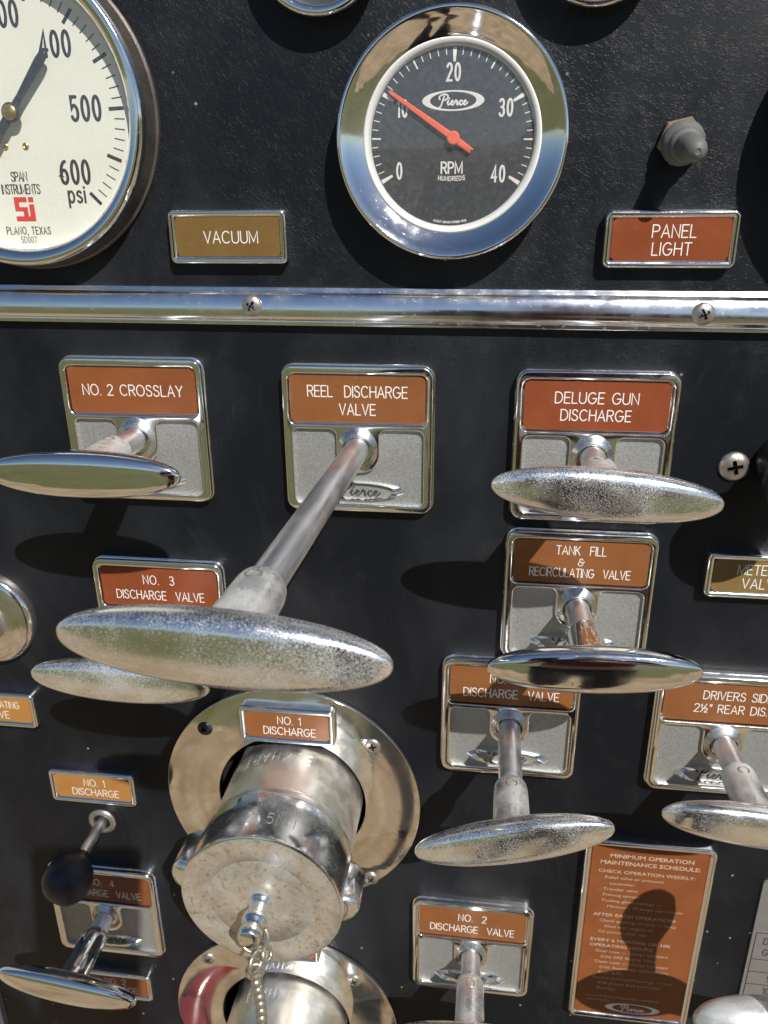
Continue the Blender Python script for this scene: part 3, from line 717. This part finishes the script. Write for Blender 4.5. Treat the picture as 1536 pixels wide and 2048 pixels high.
# ---------------------------------------------------------------- pressure gauge (cream)
def ticks(mb, cx, cy, angs, r0, r1, w, z):
    for a in angs:
        c, s = math.cos(rad(a)), math.sin(rad(a)); nx, ny = -s * w / 2, c * w / 2
        mb.add([(cx + r0 * c - nx, cy + r0 * s - ny, z), (cx + r1 * c - nx, cy + r1 * s - ny, z), (cx + r1 * c + nx, cy + r1 * s + ny, z), (cx + r0 * c + nx, cy + r0 * s + ny, z)], [(0, 1, 2, 3)])
def pressure_gauge():
    t = thing('pressure_gauge', 'large round cream dial in psi with chrome rim, cut by the top left corner', 'gauge', (-216.5, 41.0, 0))
    bm = MB(); bm.lathe([(66.8, 0), (66.8, 2.2), (65.8, 3), (64.6, 10.5)], n=96); bm.lathe([(58, 2.4), (57.5, 0)], n=96)
    bm.build('case', 'case_dark', t)
    bm = MB(); bm.lathe([(64.6, 10.2), (64.7, 13.4), (64.2, 14.8), (62.8, 15.6), (61.2, 15.4), (59.4, 14.6), (58.0, 13.3), (57.2, 11.6), (57.1, 5.4)], n=128)
    bm.build('bezel', 'chrome', t, smooth=60)
    bm = MB(); bm.lathe([(57.3, 5.0), (57.3, 5.6), (.01, 5.6)], n=96, cap0=True)
    dial = bm.build('dial', 'dial_cream', t)
    z = 5.66; tk = MB()
    maj = [-46 + 24 * k for k in range(12)]
    ticks(tk, 0, 0, maj, 45.6, 52.6, 1.55, z)
    ticks(tk, 0, 0, [-46 + 24 * k + 4.8 * j for k in range(11) for j in range(1, 5)], 47.8, 52.6, .5, z)
    tk.build('scale', 'ink_black', dial, smooth=0)
    tx = MB()
    for s, x, y in (('400', 24.2, 27.4), ('500', 34.6, 2.0), ('600', 25.6, -24.0), ('300', 2.0, 39.4), ('200', -27, 27), ('100', -35, 2)):
        write(tx, s, x, y, 9.4, z, 1.45, .62, .24)
    write(tx, 'psi', 25.0, -33.6, 6.6, z, 1.05, .78, .24)
    write(tx, 'SPAN', -2.2, -25.6, 3.9, z, .52, .72, .1); write(tx, 'INSTRUMENTS', -2.2, -31.0, 3.9, z, .52, .66, .1)
    write(tx, 'PLANO, TEXAS', -1.6, -49.2, 3.2, z, .44, .72, .22); write(tx, '5D007', -2.2, -53.3, 2.7, z, .28, .74, .22)
    tx.build('lettering', 'ink_black', dial, smooth=0)
    lg = MB(); ox, oy = -1.4, -39.6
    def R(x0, x1, y0, y1): lg.box(ox + x0, ox + x1, oy + y0, oy + y1, 5.59, 5.7)
    R(-5.2, 1.1, 3.0, 5.2); R(-5.2, -2.9, .8, 3.0); R(-5.2, 1.1, -1.0, .8); R(-1.2, 1.1, -3.2, -1.0); R(-5.2, 1.1, -5.4, -3.2)
    R(2.0, 4.5, 3.0, 5.2); R(2.0, 4.5, -5.4, 2.0); R(1.1, 2.0, -5.4, -3.2)
    lg.build('logo', 'ink_red', dial, smooth=0)
    rv = MB()
    for x in (-6.4, 3.6): rv.lathe([(1.5, 5.6), (1.5, 6.0), (1.0, 6.4), (.6, 6.0), (.01, 5.9)], (x, -12.8), 20)
    rv.build('rivet', 'brass', dial, smooth=40)
    nd = MB(); a = rad(49.5); c, s = math.cos(a), math.sin(a); zz = 9.2
    def N(u, v, z): return (u * c - v * s + 1.2, u * s + v * c + .6, z)
    out = [(-22, 2.4), (-22, -2.4), (-3, -2.0), (8, -1.45), (26, -2.15)] + [(28.3 + 1.9 * math.cos(rad(q)), 1.9 * math.sin(rad(q))) for q in range(-75, 76, 15)] + [(26, 2.15), (8, 1.45), (-3, 2.0)]
    nd.loft([[N(u, v, zz) for u, v in out], [N(u, v, zz + .7) for u, v in out]])
    nd.lathe([(4.2, zz), (4.2, zz + 1.0), (3.4, zz + 1.3)], (1.2, .6), 32, cap1=True)
    no = nd.build('pointer', 'ink_black', t, smooth=30)
    hb = MB(); hb.lathe([(3.2, zz + 1.2), (3.2, zz + 2.0), (2.6, zz + 2.5), (.01, zz + 2.6)], (1.2, .6), 32); hb.lathe([(.9, 5.6), (.9, zz)], (1.2, .6), 12)
    hb.build('hub', 'brass', no, smooth=40)
    gl = MB(); gl.lathe([(57.0, 12.4), (.01, 12.4)], n=64); gl.build('lens', 'glass', t)
pressure_gauge()

# ---------------------------------------------------------------- engine speed gauge (black)
def tachometer():
    t = thing('tachometer', 'round black RPM dial with orange-red needle and wide chrome bezel', 'gauge', (-18.4, 27.9, 0))
    bm = MB(); bm.lathe([(46.2, 0), (46.4, 12), (48.2, 12.8), (48.6, 13.9), (48.2, 15.0), (47.2, 15.4), (46.2, 15.0), (44.0, 13.2), (41.5, 11.4), (39.0, 9.9), (37.6, 9.3)], n=144)
    bm.build('bezel', 'chrome_bezel', t, smooth=60)
    bm = MB(); bm.lathe([(37.7, 9.3), (37.2, 9.9), (36.4, 9.9), (34.7, 8.3), (34.6, 7.0)], n=96); bm.build('inner_ring', 'bezel_white', t, smooth=50)
    bm = MB(); bm.lathe([(34.8, 6.6), (34.8, 7.1), (.01, 7.1)], n=72, cap0=True); dial = bm.build('dial', 'dial_black', t)
    z = 7.15; tk = MB()
    A0, A1 = 209, -31; maj = [A0 + (A1 - A0) * k / 4 for k in range(5)]
    for a in maj:
        c, s = math.cos(rad(a)), math.sin(rad(a))
        tk.add([(29.0 * c + .5 * s, 29.0 * s - .5 * c, z), (34.2 * c + .85 * s, 34.2 * s - .85 * c, z), (34.2 * c - .85 * s, 34.2 * s + .85 * c, z), (29.0 * c - .5 * s, 29.0 * s + .5 * c, z)], [(0, 1, 2, 3)])
    ticks(tk, 0, 0, [A0 + (A1 - A0) * (k + .5) / 4 for k in range(4)], 30.4, 34.2, .62, z)
    ticks(tk, 0, 0, [A0 + (A1 - A0) * k / 40 for k in range(41) if k % 5], 31.6, 34.2, .34, z)
    tk.build('scale', 'white_ink', dial, smooth=0)
    tx = MB()
    for s, x, y in (('0', -22.4, -12.2), ('10', -21.2, 12.0), ('20', .2, 25.2), ('30', 22.3, 11.6), ('40', 20.2, -13.8)):
        write(tx, s, x, y, 6.2, z, .85, .58, .24)
    write(tx, 'RPM', .3, -11.2, 4.3, z, .72, .9, .2)
    write(tx, 'HUNDREDS', .3, 30, 1.7, z, .34, .95, .32, radius=-45.5)
    oval_band(tx, .3, 14.6, 13.0, 3.9, 9.7, 3.3, z, .04); script(tx, .3, 14.3, 1.62, z, .62)
    write(tx, 'PATENT 3094131 OTHERS PEND', 0, 0, .8, z, .2, .8, .3, radius=-33.2, rot=0)
    tx.build('lettering', 'white_ink', dial, smooth=0)
    nd = MB(); a = rad(146.5); c, s = math.cos(a), math.sin(a); zz = 8.4
    def N(u, v, z): return (u * c - v * s + .8, u * s + v * c + .3, z)
    out = [(-9.6, -1.1), (-8.6, 0), (-9.6, 1.3), (0, 1.5), (32, .75), (33.3, 0), (32, -.75), (0, -1.5)]
    nd.loft([[N(u, v, zz) for u, v in out], [N(u * .995, v * .7, zz + .45) for u, v in out]])
    nd.lathe([(2.7, zz), (2.7, zz + 1.2), (2.3, zz + 1.5), (.01, zz + 1.55)], (.8, .3), 28); nd.lathe([(.9, 7.1), (.9, zz)], (.8, .3), 12)
    nd.build('needle', 'needle_red', t, smooth=30)
    gl = MB(); gl.lathe([(34.9, 10.6), (.01, 10.6)], n=64); gl.build('lens', 'glass', t)
tachometer()

def small_gauge(label, x, y, R):
    t = thing('small_gauge', label, 'gauge', (x, y, 0), 'small dials cut by the top edge')
    bm = MB(); bm.lathe([(R - 1.5, 0), (R - 1.2, 8), (R, 8.6), (R, 10.4), (R - 1, 11.4), (R - 3, 11.0), (R - 4.6, 9.6), (R - 6, 7), (R - 6, 5)], n=96); bm.build('bezel', 'chrome', t, smooth=60)
    bm = MB(); bm.lathe([(R - 5.8, 5.2), (.01, 5.2)], n=64); dl = bm.build('dial', 'dial_black', t)
    tk = MB(); ticks(tk, 0, 0, range(-40, 221, 13), R - 11, R - 7.5, .5, 5.3); tk.build('scale', 'white_ink', dl, smooth=0)
small_gauge('small chrome-rimmed dial cut by the top edge, left of the black dial', -73.9, 101.0, 27)
small_gauge('small chrome-rimmed dial cut by the top edge, right of the black dial', 37.2, 100.6, 27)
def dark_gauge():
    t = thing('compound_gauge', 'black-cased round dial at the top right edge, only its side and shadow in view', 'gauge', (183, 45, 0))
    bm = MB(); bm.lathe([(68, 0), (68, 4), (66.5, 5), (64.5, 26), (63.5, 29), (61, 30.4), (57.4, 28), (57, 14)], n=96); bm.build('case', 'screw_dark', t)
    bm = MB(); bm.lathe([(57.3, 14), (.01, 14)], n=64); bm.build('dial', 'dial_cream', t)
dark_gauge()

# ---------------------------------------------------------------- toggle switch
def toggle():
    t = thing('toggle_switch', 'grey rubber-booted toggle on a rusty hex nut under the right-hand dials', 'switch', (77, 26.0, 0))
    bm = MB(); hexa = lambda r, z: [(r * math.cos(rad(60 * k + 12)), r * math.sin(rad(60 * k + 12)), z) for k in range(6)]
    bm.loft([hexa(9.6, 0), hexa(9.6, 3.6), hexa(8.8, 4.3)]); bm.build('nut', 'rust', t, smooth=20)
    bm = MB(); D = (.06, -.20, 1)
    bm.lathe([(8.6, 3.4), (8.9, 5.4), (8.3, 7.4), (7.0, 8.4), (6.6, 9.2), (6.9, 10.4), (6.2, 11.6), (5.3, 12.4), (5.1, 18), (4.9, 23), (4.2, 26), (2.9, 27.8), (1.2, 28.4), (.9, 28.1), (.01, 28.1)], axis=((0, 0, 0), D), n=40)
    bm.build('boot', 'rubber', t, smooth=45)
toggle()
def screw_thing(x, y, label):
    o = phillips(None, 0, 0, 0, 7.2, 'screw', 'screw', .42, 15); o.location = W(x, y, 0); tag(o, label, 'screw')
screw_thing(119.6, -115.6, 'large domed cross-head screw right of the deluge handle')

# ---------------------------------------------------------------- outlets
def outlet(ring_label, cap_label, centre, dz=0, screws=()):
    cx, cy = centre
    t = thing('outlet_ring', ring_label, 'flange', (cx, cy, 0), 'polished steel rings round the outlets')
    rg = sheet('ring', [circ(0, 0, 78.6, 120), circ(0, 0, 45.6, 96)], .3, 3.4, 'steel', t, bevel=.5)
    for (sx, sy, mm) in screws: phillips(t, sx - cx, sy - cy, 3.4, 4.6, mm, rot=random.uniform(0, 80), dome=.36)
    o = thing('outlet_pipe', cap_label, 'outlet', (cx + 2.5, cy + 1.5, 0), 'chromed outlet pipes')
    bm = MB(); bm.lathe([(40.6, -60), (40.6, 41), (41.0, 42), (41.5, 43.5), (41.6, 45), (41.2, 46.6), (39.5, 47.2), (39.2, 56)], n=96)
    bm.build('pipe', 'pipe', o, smooth=50)
    tx = MB()                                            # raised letters round the top of the pipe
    for i, ch in enumerate('ELKHART'):
        adv, st = G[ch]
        for s in st:
            for p, q in zip(s[:-1], s[1:]):
                P = []
                for (u, v) in (p, q):
                    a = rad(70 + 9 * i) + u * 6.0 / 40.6; P.append((40.62 * math.cos(a), 40.62 * math.sin(a), 12 + v * 7.0))
                tx.tube(P, .10, 6)
    tx.build('lettering', 'pipe', o)
    return t, o
def cap(o):
    bm = MB(); bm.lathe([(40.2, 49.5), (41.6, 48.2), (42.8, 48.6), (43.2, 50), (43.2, 79.6), (42.8, 80.9), (41.8, 81.5), (40.6, 81.5)], n=112, cap0=False)
    c = bm.build('cap', 'cap_side', o, smooth=40)
    bm = MB(); bm.lathe([(41.9, 81.46), (41.0, 81.7), (28.3, 81.85), (27.9, 81.55), (27.1, 81.55), (26.7, 81.87), (12, 82.0), (.01, 82.0)], n=96); bm.build('cap_face', 'cap_face', c, smooth=40)
    for a0 in (168, -4):
        lg = MB(); loops = []
        for z, w, h in ((52, 7, .2), (53.2, 8.4, 6.0), (55.5, 9, 8.2), (75, 9, 8.2), (77.6, 8.4, 6.5), (79, 7, .2)):
            lp = []
            for k in range(13):
                q = k / 12; a = rad(a0) + (q - .5) * 2 * w / 43; r = 42.6 + h * math.sin(math.pi * q) ** .55
                lp.append((r * math.cos(a), r * math.sin(a), z))
            loops.append(lp)
        lg.loft(loops, True, True); lg.build('lug', 'cap_side', c, smooth=50)
    tx = MB()
    for i, ch in enumerate('2.5NH'):
        adv, st = G[ch]
        for s in st:
            for p, q in zip(s[:-1], s[1:]):
                P = []
                for (u, v) in (p, q):
                    a = rad(101.5 - 7.2 * i) - u * 6.5 / 43.2; P.append((43.25 * math.cos(a), 43.25 * math.sin(a), 71 - v * 7.0))
                tx.tube(P, .22, 6)
    tx.build('lettering', 'pad', c)
    sd = MB(); sd.lathe([(7.0, 81.8), (6.4, 83.2), (5.6, 84), (5.0, 86), (5.0, 90), (6.4, 91), (6.9, 93), (6.4, 95), (5.2, 96), (5.0, 98), (5.9, 98.8), (6.2, 101.5), (5.7, 104), (4.6, 104.8), (.01, 104.9)], n=40)
    so = sd.build('stud', 'cap_side', c, smooth=45)
    return c
t1, o1 = outlet('upper polished steel ring reflecting tan ground, with one black screw', 'upper chrome outlet pipe closed by a tarnished cap with two lugs', RING1,
                screws=((-157.8, -288.4, 'screw_dark'), (-56.6, -291.6, 'screw'), (-58.8, -392.9, 'screw'), (-156, -393, 'screw')))
cap(o1)
t2, o2 = outlet('lower polished steel ring with a red reflection, cut by the bottom edge', 'lower chrome outlet pipe below the cap, mostly cut off', RING2,
                screws=((-172.9, -479.5, 'screw'), (-71.4, -484.5, 'screw'), (-70, -582, 'screw'), (-170, -585, 'screw')))
cap(o2)
def chain():
    t = thing('bead_chain', 'dull bead chain hanging from the stud of the outlet cap', 'chain', (-104.5, -341, 100)); t.scale = (1.22, 1.22, 1.22)
    bm = MB(); bm.torus((0, -2, -4), 5.6, .95, (.1, .55, 1), 28, 8); bm.build('ring', 'bead', t, smooth=60)
    lk = MB()
    lk.torus((1.6, -9.0, 1.5), 4.4, .9, (1, .1, .3), 24, 8); lk.torus((.6, -15.5, .5), 3.4, .85, (.3, .2, 1), 24, 8)
    lk.torus((5.5, -8.0, -2), 2.6, .9, (1, .4, .3), 20, 8)
    lk.build('link', 'bead', t, smooth=60)
    bd = MB(); p = Vector((.2, -17.5, 0)); d = Vector((.0, -1, -.10)).normalized()
    pts = []
    for k in range(26):
        q = p + d * (5.1 * k); q = q + Vector((.5 * math.sin(k * .5), 0, .4 * math.cos(k * .7))); pts.append(q)
        bd.sphere(q, 2.45, (1, 1.02, 1), 16, 10)
    bd.tube(pts, .8, 8); bd.build('bead_string', 'bead', t, smooth=60)
chain()

# ---------------------------------------------------------------- ball knob pull
def ball_pull():
    t = thing('ball_knob', 'black ball knob on a thin steel rod under the yellowish NO. 1 label', 'knob', (-235.3, -369.5, 0))
    bm = MB(); bm.lathe([(9.0, 0), (9.2, 1.2), (8.4, 2.2), (6.6, 2.6), (5.6, 1.8), (5.4, -2)], n=40); bm.build('escutcheon', 'screw', t, smooth=45)
    e = Vector((1.0, -1.0, 47)); bm = MB(); bm.lathe([(3.3, -6), (3.3, e.length)], axis=((0, 0, 0), e), n=20, cap1=True); bm.build('rod', 'rod', t)
    bm = MB(); bm.lathe([(4.8, -18), (5.2, -16.6), (6.0, -14), (9.4, -10.8), (12.4, -7), (14.0, -2.6), (14.3, 2), (13.4, 6.3), (11, 10), (7.2, 12.5), (3.6, 13.5), (.01, 13.8)], axis=(e, e), n=48); bm.build('ball', 'knob_black', t, smooth=60)
ball_pull()

# ---------------------------------------------------------------- schedule plate, data plate, round cover, hose cap
def schedule():
    t = thing('schedule_plate', 'tall framed brown plate of maintenance instructions at bottom right', 'plate', (69.7, -344.6, 0))
    w, h, r, fw = 74.4, 146.0, 5.0, 4.0
    bm = MB(); bm.loft([rr(w, h, r, 0), rr(w, h, r, 4.6, .05), rr(w, h, r, 5.6, .4), rr(w, h, r, 6.0, 1.1), rr(w, h, r, 6.0, 2.2), rr(w, h, r, 5.4, 3.3), rr(w, h, r, 4.6, fw), rr(w, h, r, 3.6, fw + .2)]); bm.build('frame', 'chrome_frame', t, smooth=45)
    ins = MB(); ins.loft([rr(w - 8.4, h - 8.4, 2.6, 3, cx=w / 2, cy=-h / 2), rr(w - 8.4, h - 8.4, 2.6, 4.7, cx=w / 2, cy=-h / 2)])
    io = ins.build('insert', 'brown_rust', t, smooth=0)
    L = []; z = 4.76
    def ln(s, x, y, size, xs=1.25, b=.0): L.append((s, (x, z), y, size, xs, b))
    ln('MINIMUM OPERATION', 14.5, -12.4, 4.0, 1.18, .02); ln('MAINTENANCE SCHEDULE:', 9.3, -17.6, 4.0, 1.16, .02)
    rows = [(8.8, 'CHECK OPERATION WEEKLY:', 1), (12.8, 'Relief valve or pressure', 0), (16.2, 'controller', 0), (12.8, 'Transfer valve', 0), (12.8, 'Priming system', 0), (12.8, 'Packing gland leakage —', 0), (16.2, 'Minimum 10 drops per minute', 0), None,
            (8.8, 'AFTER EACH OPERATION:', 1), (12.8, 'Check priming oil tank — keep', 0), (16.2, 'filled with engine oil', 0), (12.8, 'Oil primer after use', 0), None,
            (8.8, 'EVERY 6 MONTHS OR 100', 1), (8.8, 'OPERATING HOURS:', 1), (12.8, 'Gear case — change lubricant', 0), (16.2, '(Use SAE 90 gear lube)', 0), (12.8, 'Chain case — change lubricant', 0), (16.2, '(Use Automatic transmission', 0), (16.2, 'fluid, ATF)', 0), (12.8, 'Grease outboard bearings — Use', 0), (16.2, 'BRB grease (ball and roller', 0), (16.2, 'bearing)', 0), None]
    y = -24.2
    for r_ in rows:
        if r_ is None: y -= 2.6; continue
        x, s, b = r_; ln(s, x, y, 3.4 if b else 3.1, 1.22 if b else 1.16, .012 if b else 0); y -= 4.55
    ln('Consult Pump Manual for complete', 10.5, y, 2.6, 1.2, .0); ln('information', 10.5, y - 3.4, 2.6, 1.2, .0)
    typeset(L, 'faded_ink', io, 'lettering')
    lg = MB(); oval_band(lg, 40, -135.4, 17, 4.2, 12.4, 3.6, z, .05); script(lg, 40, -135.8, 2.0, z, .62); lg.build('emblem', 'white_ink', io, smooth=0)
schedule()
def data_plate():
    t = thing('data_plate', 'grey metal table of numbers at the right edge beside the schedule', 'plate', (173.4, -368, 0))
    bm = MB(); bm.loft([rr(96, 170, 2, 0), rr(96, 170, 2, 1.4, .1)]); bm.build('sheet', 'sheet_grey', t, smooth=0)
    bm = MB(); bm.loft([rr(84, 22, 1, 1.45, cx=50, cy=-17.5), rr(84, 22, 1, 1.6, cx=50, cy=-17.5)]); bm.build('cream_field', 'dial_cream', t, smooth=0)
    ys = [-40, -61.5, -72, -82.5, -93, -103.5, -114, -124.5]
    ru = MB()
    for y in ys: ru.box(2, 94, y - .25, y + .25, 1.42, 1.5)
    for x in (2.2, 30, 62, 93.8): ru.box(x - .25, x + .25, -124.2, -40.3, 1.42, 1.52)
    ru.build('grid', 'ink_black', t, smooth=0)
    z = 1.5; tx = MB()
    write(tx, 'DISCH.', 15, -46.5, 5, z, .6, .8, .2); write(tx, 'G P M', 15.5, -55.5, 5, z, .6, .8, .2)
    for s, y in zip(('20', '50', '100', '150', '200', '250'), ys[1:]): write(tx, s, 17, y - 5.2, 5, z, .6, .9, .22)
    tx.build('lettering', 'ink_black', t, smooth=0)
data_plate()
def round_cover():
    t = thing('round_cover', 'round domed steel cover with a boss at the left edge', 'cover', (-285.5, -222, 0))
    bm = MB(); bm.lathe([(30, 0), (30, 3), (29, 5), (26.5, 6.4), (20, 7.4), (12, 7.6)], n=72, cap1=True); bm.build('dish', 'steel', t, smooth=50)
    bm = MB(); bm.lathe([(10, 7.4), (9.6, 11), (8.4, 13), (5, 14), (4, 12.5), (.01, 12.4)], (5, -1), 36); bm.build('boss', 'screw', t, smooth=45)
round_cover()
def right_fitting():
    t = thing('dark_fitting', 'dark round fitting at the right edge above the METE label', 'fitting', (141.5, -112, 0))
    bm = MB(); bm.lathe([(13, 0), (13, 8), (12, 10), (12, 30), (18, 31.5), (20, 34), (20, 44), (18, 47), (13, 48)], n=64, cap1=True); bm.build('body', 'screw_dark', t, smooth=45)
    bm = MB(); bm.lathe([(8, 47.6), (8, 51), (7, 52)], n=6, cap1=True); bm.build('hex_end', 'screw_dark', t, smooth=20)
right_fitting()

def red_cap():
    t = thing('red_cap', 'glossy red plastic cap, seen only as a reflection in the lower steel ring', 'cap', (-236, -650, 0))
    bm = MB(); bm.lathe([(30, 0), (30, 70), (27, 72), (27, 76), (30, 78), (30, 100), (26, 108), (14, 113), (.01, 114)], n=56); bm.build('shell', 'red_gloss', t, smooth=40)
    bm = MB(); bm.lathe([(36, 0), (36, 4), (34, 6)], n=48); bm.build('collar', 'chrome', t, smooth=40)
red_cap()

# ---------------------------------------------------------------- photographer, seen only in the chrome
def skinned(name, pts, edges, radii, m, parent, levels=2):
    me = bpy.data.meshes.new(name); me.from_pydata(pts, edges, []); o = bpy.data.objects.new(name, me); COL.objects.link(o)
    md = o.modifiers.new('s', 'SKIN'); md.use_smooth_shade = True
    sub = o.modifiers.new('d', 'SUBSURF'); sub.levels = levels; sub.render_levels = levels
    for v, r in zip(me.skin_vertices[0].data, radii): v.radius = r if isinstance(r, tuple) else (r, r)
    me.skin_vertices[0].data[0].use_root = True
    dg = bpy.context.evaluated_depsgraph_get(); m2 = bpy.data.meshes.new_from_object(o.evaluated_get(dg)); bpy.data.objects.remove(o)
    m2.materials.clear(); m2.materials.append(M[m]); m2.name = name
    for p in m2.polygons: p.material_index = 0
    o = bpy.data.objects.new(name, m2); COL.objects.link(o); o.parent = parent; return o
def person():
    px, py = .13, -.90
    t = bpy.data.objects.new('person', None); COL.objects.link(t); t.location = (px, py, -1.38)
    tag(t, 'person in a maroon shirt and dark trousers holding a phone, reflected in the chrome', 'person')
    hl = (-.16, .40, 1.26)
    P = [(0, 0, .94), (0, 0, 1.12), (0, .0, 1.30), (0, 0, 1.42), (0, .03, 1.50), (0, .06, 1.60), (0, .07, 1.70),
         (-.17, 0, 1.39), (-.24, .06, 1.14), (-.22, .26, 1.17), hl, (.17, 0, 1.39), (.25, .06, 1.14), (.14, .26, 1.18), (-.06, .40, 1.26),
         (-.09, 0, .86), (-.11, .02, .50), (-.12, -.01, .09), (-.13, .12, .03), (.09, 0, .86), (.11, .02, .50), (.12, -.01, .09), (.13, .12, .03)]
    E = [(0, 1), (1, 2), (2, 3), (3, 4), (4, 5), (5, 6), (3, 7), (7, 8), (8, 9), (9, 10), (3, 11), (11, 12), (12, 13), (13, 14), (0, 15), (15, 16), (16, 17), (17, 18), (0, 19), (19, 20), (20, 21), (21, 22)]
    R = [(.15, .11), (.145, .10), (.16, .11), (.11, .09), .058, .082, .07, .065, .048, .04, .03, .065, .048, .04, .03, .09, .062, .045, .04, .09, .062, .045, .04]
    skinned('body', P, E, R, 'skin', t)
    P2 = [(0, 0, .90), (0, 0, 1.12), (0, 0, 1.30), (0, 0, 1.41), (-.17, 0, 1.39), (-.24, .06, 1.15), (-.225, .19, 1.16), (.17, 0, 1.39), (.25, .06, 1.15), (.18, .19, 1.17)]
    skinned('shirt', P2, [(0, 1), (1, 2), (2, 3), (3, 4), (4, 5), (5, 6), (3, 7), (7, 8), (8, 9)], [(.18, .135), (.175, .125), (.185, .135), (.125, .11), .085, .066, .056, .085, .066, .056], 'maroon', t)
    P3 = [(0, 0, .96), (-.09, 0, .84), (-.11, .02, .50), (-.12, -.01, .10), (.09, 0, .84), (.11, .02, .50), (.12, -.01, .10)]
    skinned('trousers', P3, [(0, 1), (1, 2), (2, 3), (0, 4), (4, 5), (5, 6)], [(.165, .125), .11, .08, .07, .11, .08, .07], 'denim', t)
    skinned('hair', [(0, .03, 1.66), (0, .05, 1.76)], [(0, 1)], [.085, .06], 'hair', t)
    ph = bpy.data.objects.new('phone', None); COL.objects.link(ph); ph.matrix_world = Mx @ Matrix.Translation((0, 0, .012))
    tag(ph, 'black phone held up to take the picture, reflected in the chrome', 'phone')
    me = bpy.data.meshes.new('phone_case'); bm = bmesh.new(); bmesh.ops.create_cube(bm, size=1)
    for v in bm.verts: v.co = (v.co.x * .074 - .022, v.co.y * .150 - .058, v.co.z * .008)
    bmesh.ops.bevel(bm, geom=bm.edges[:], offset=.003, segments=2, affect='EDGES'); bm.to_mesh(me); bm.free(); me.materials.append(M['phone'])
    o = bpy.data.objects.new('phone_case', me); COL.objects.link(o); o.parent = ph
person()
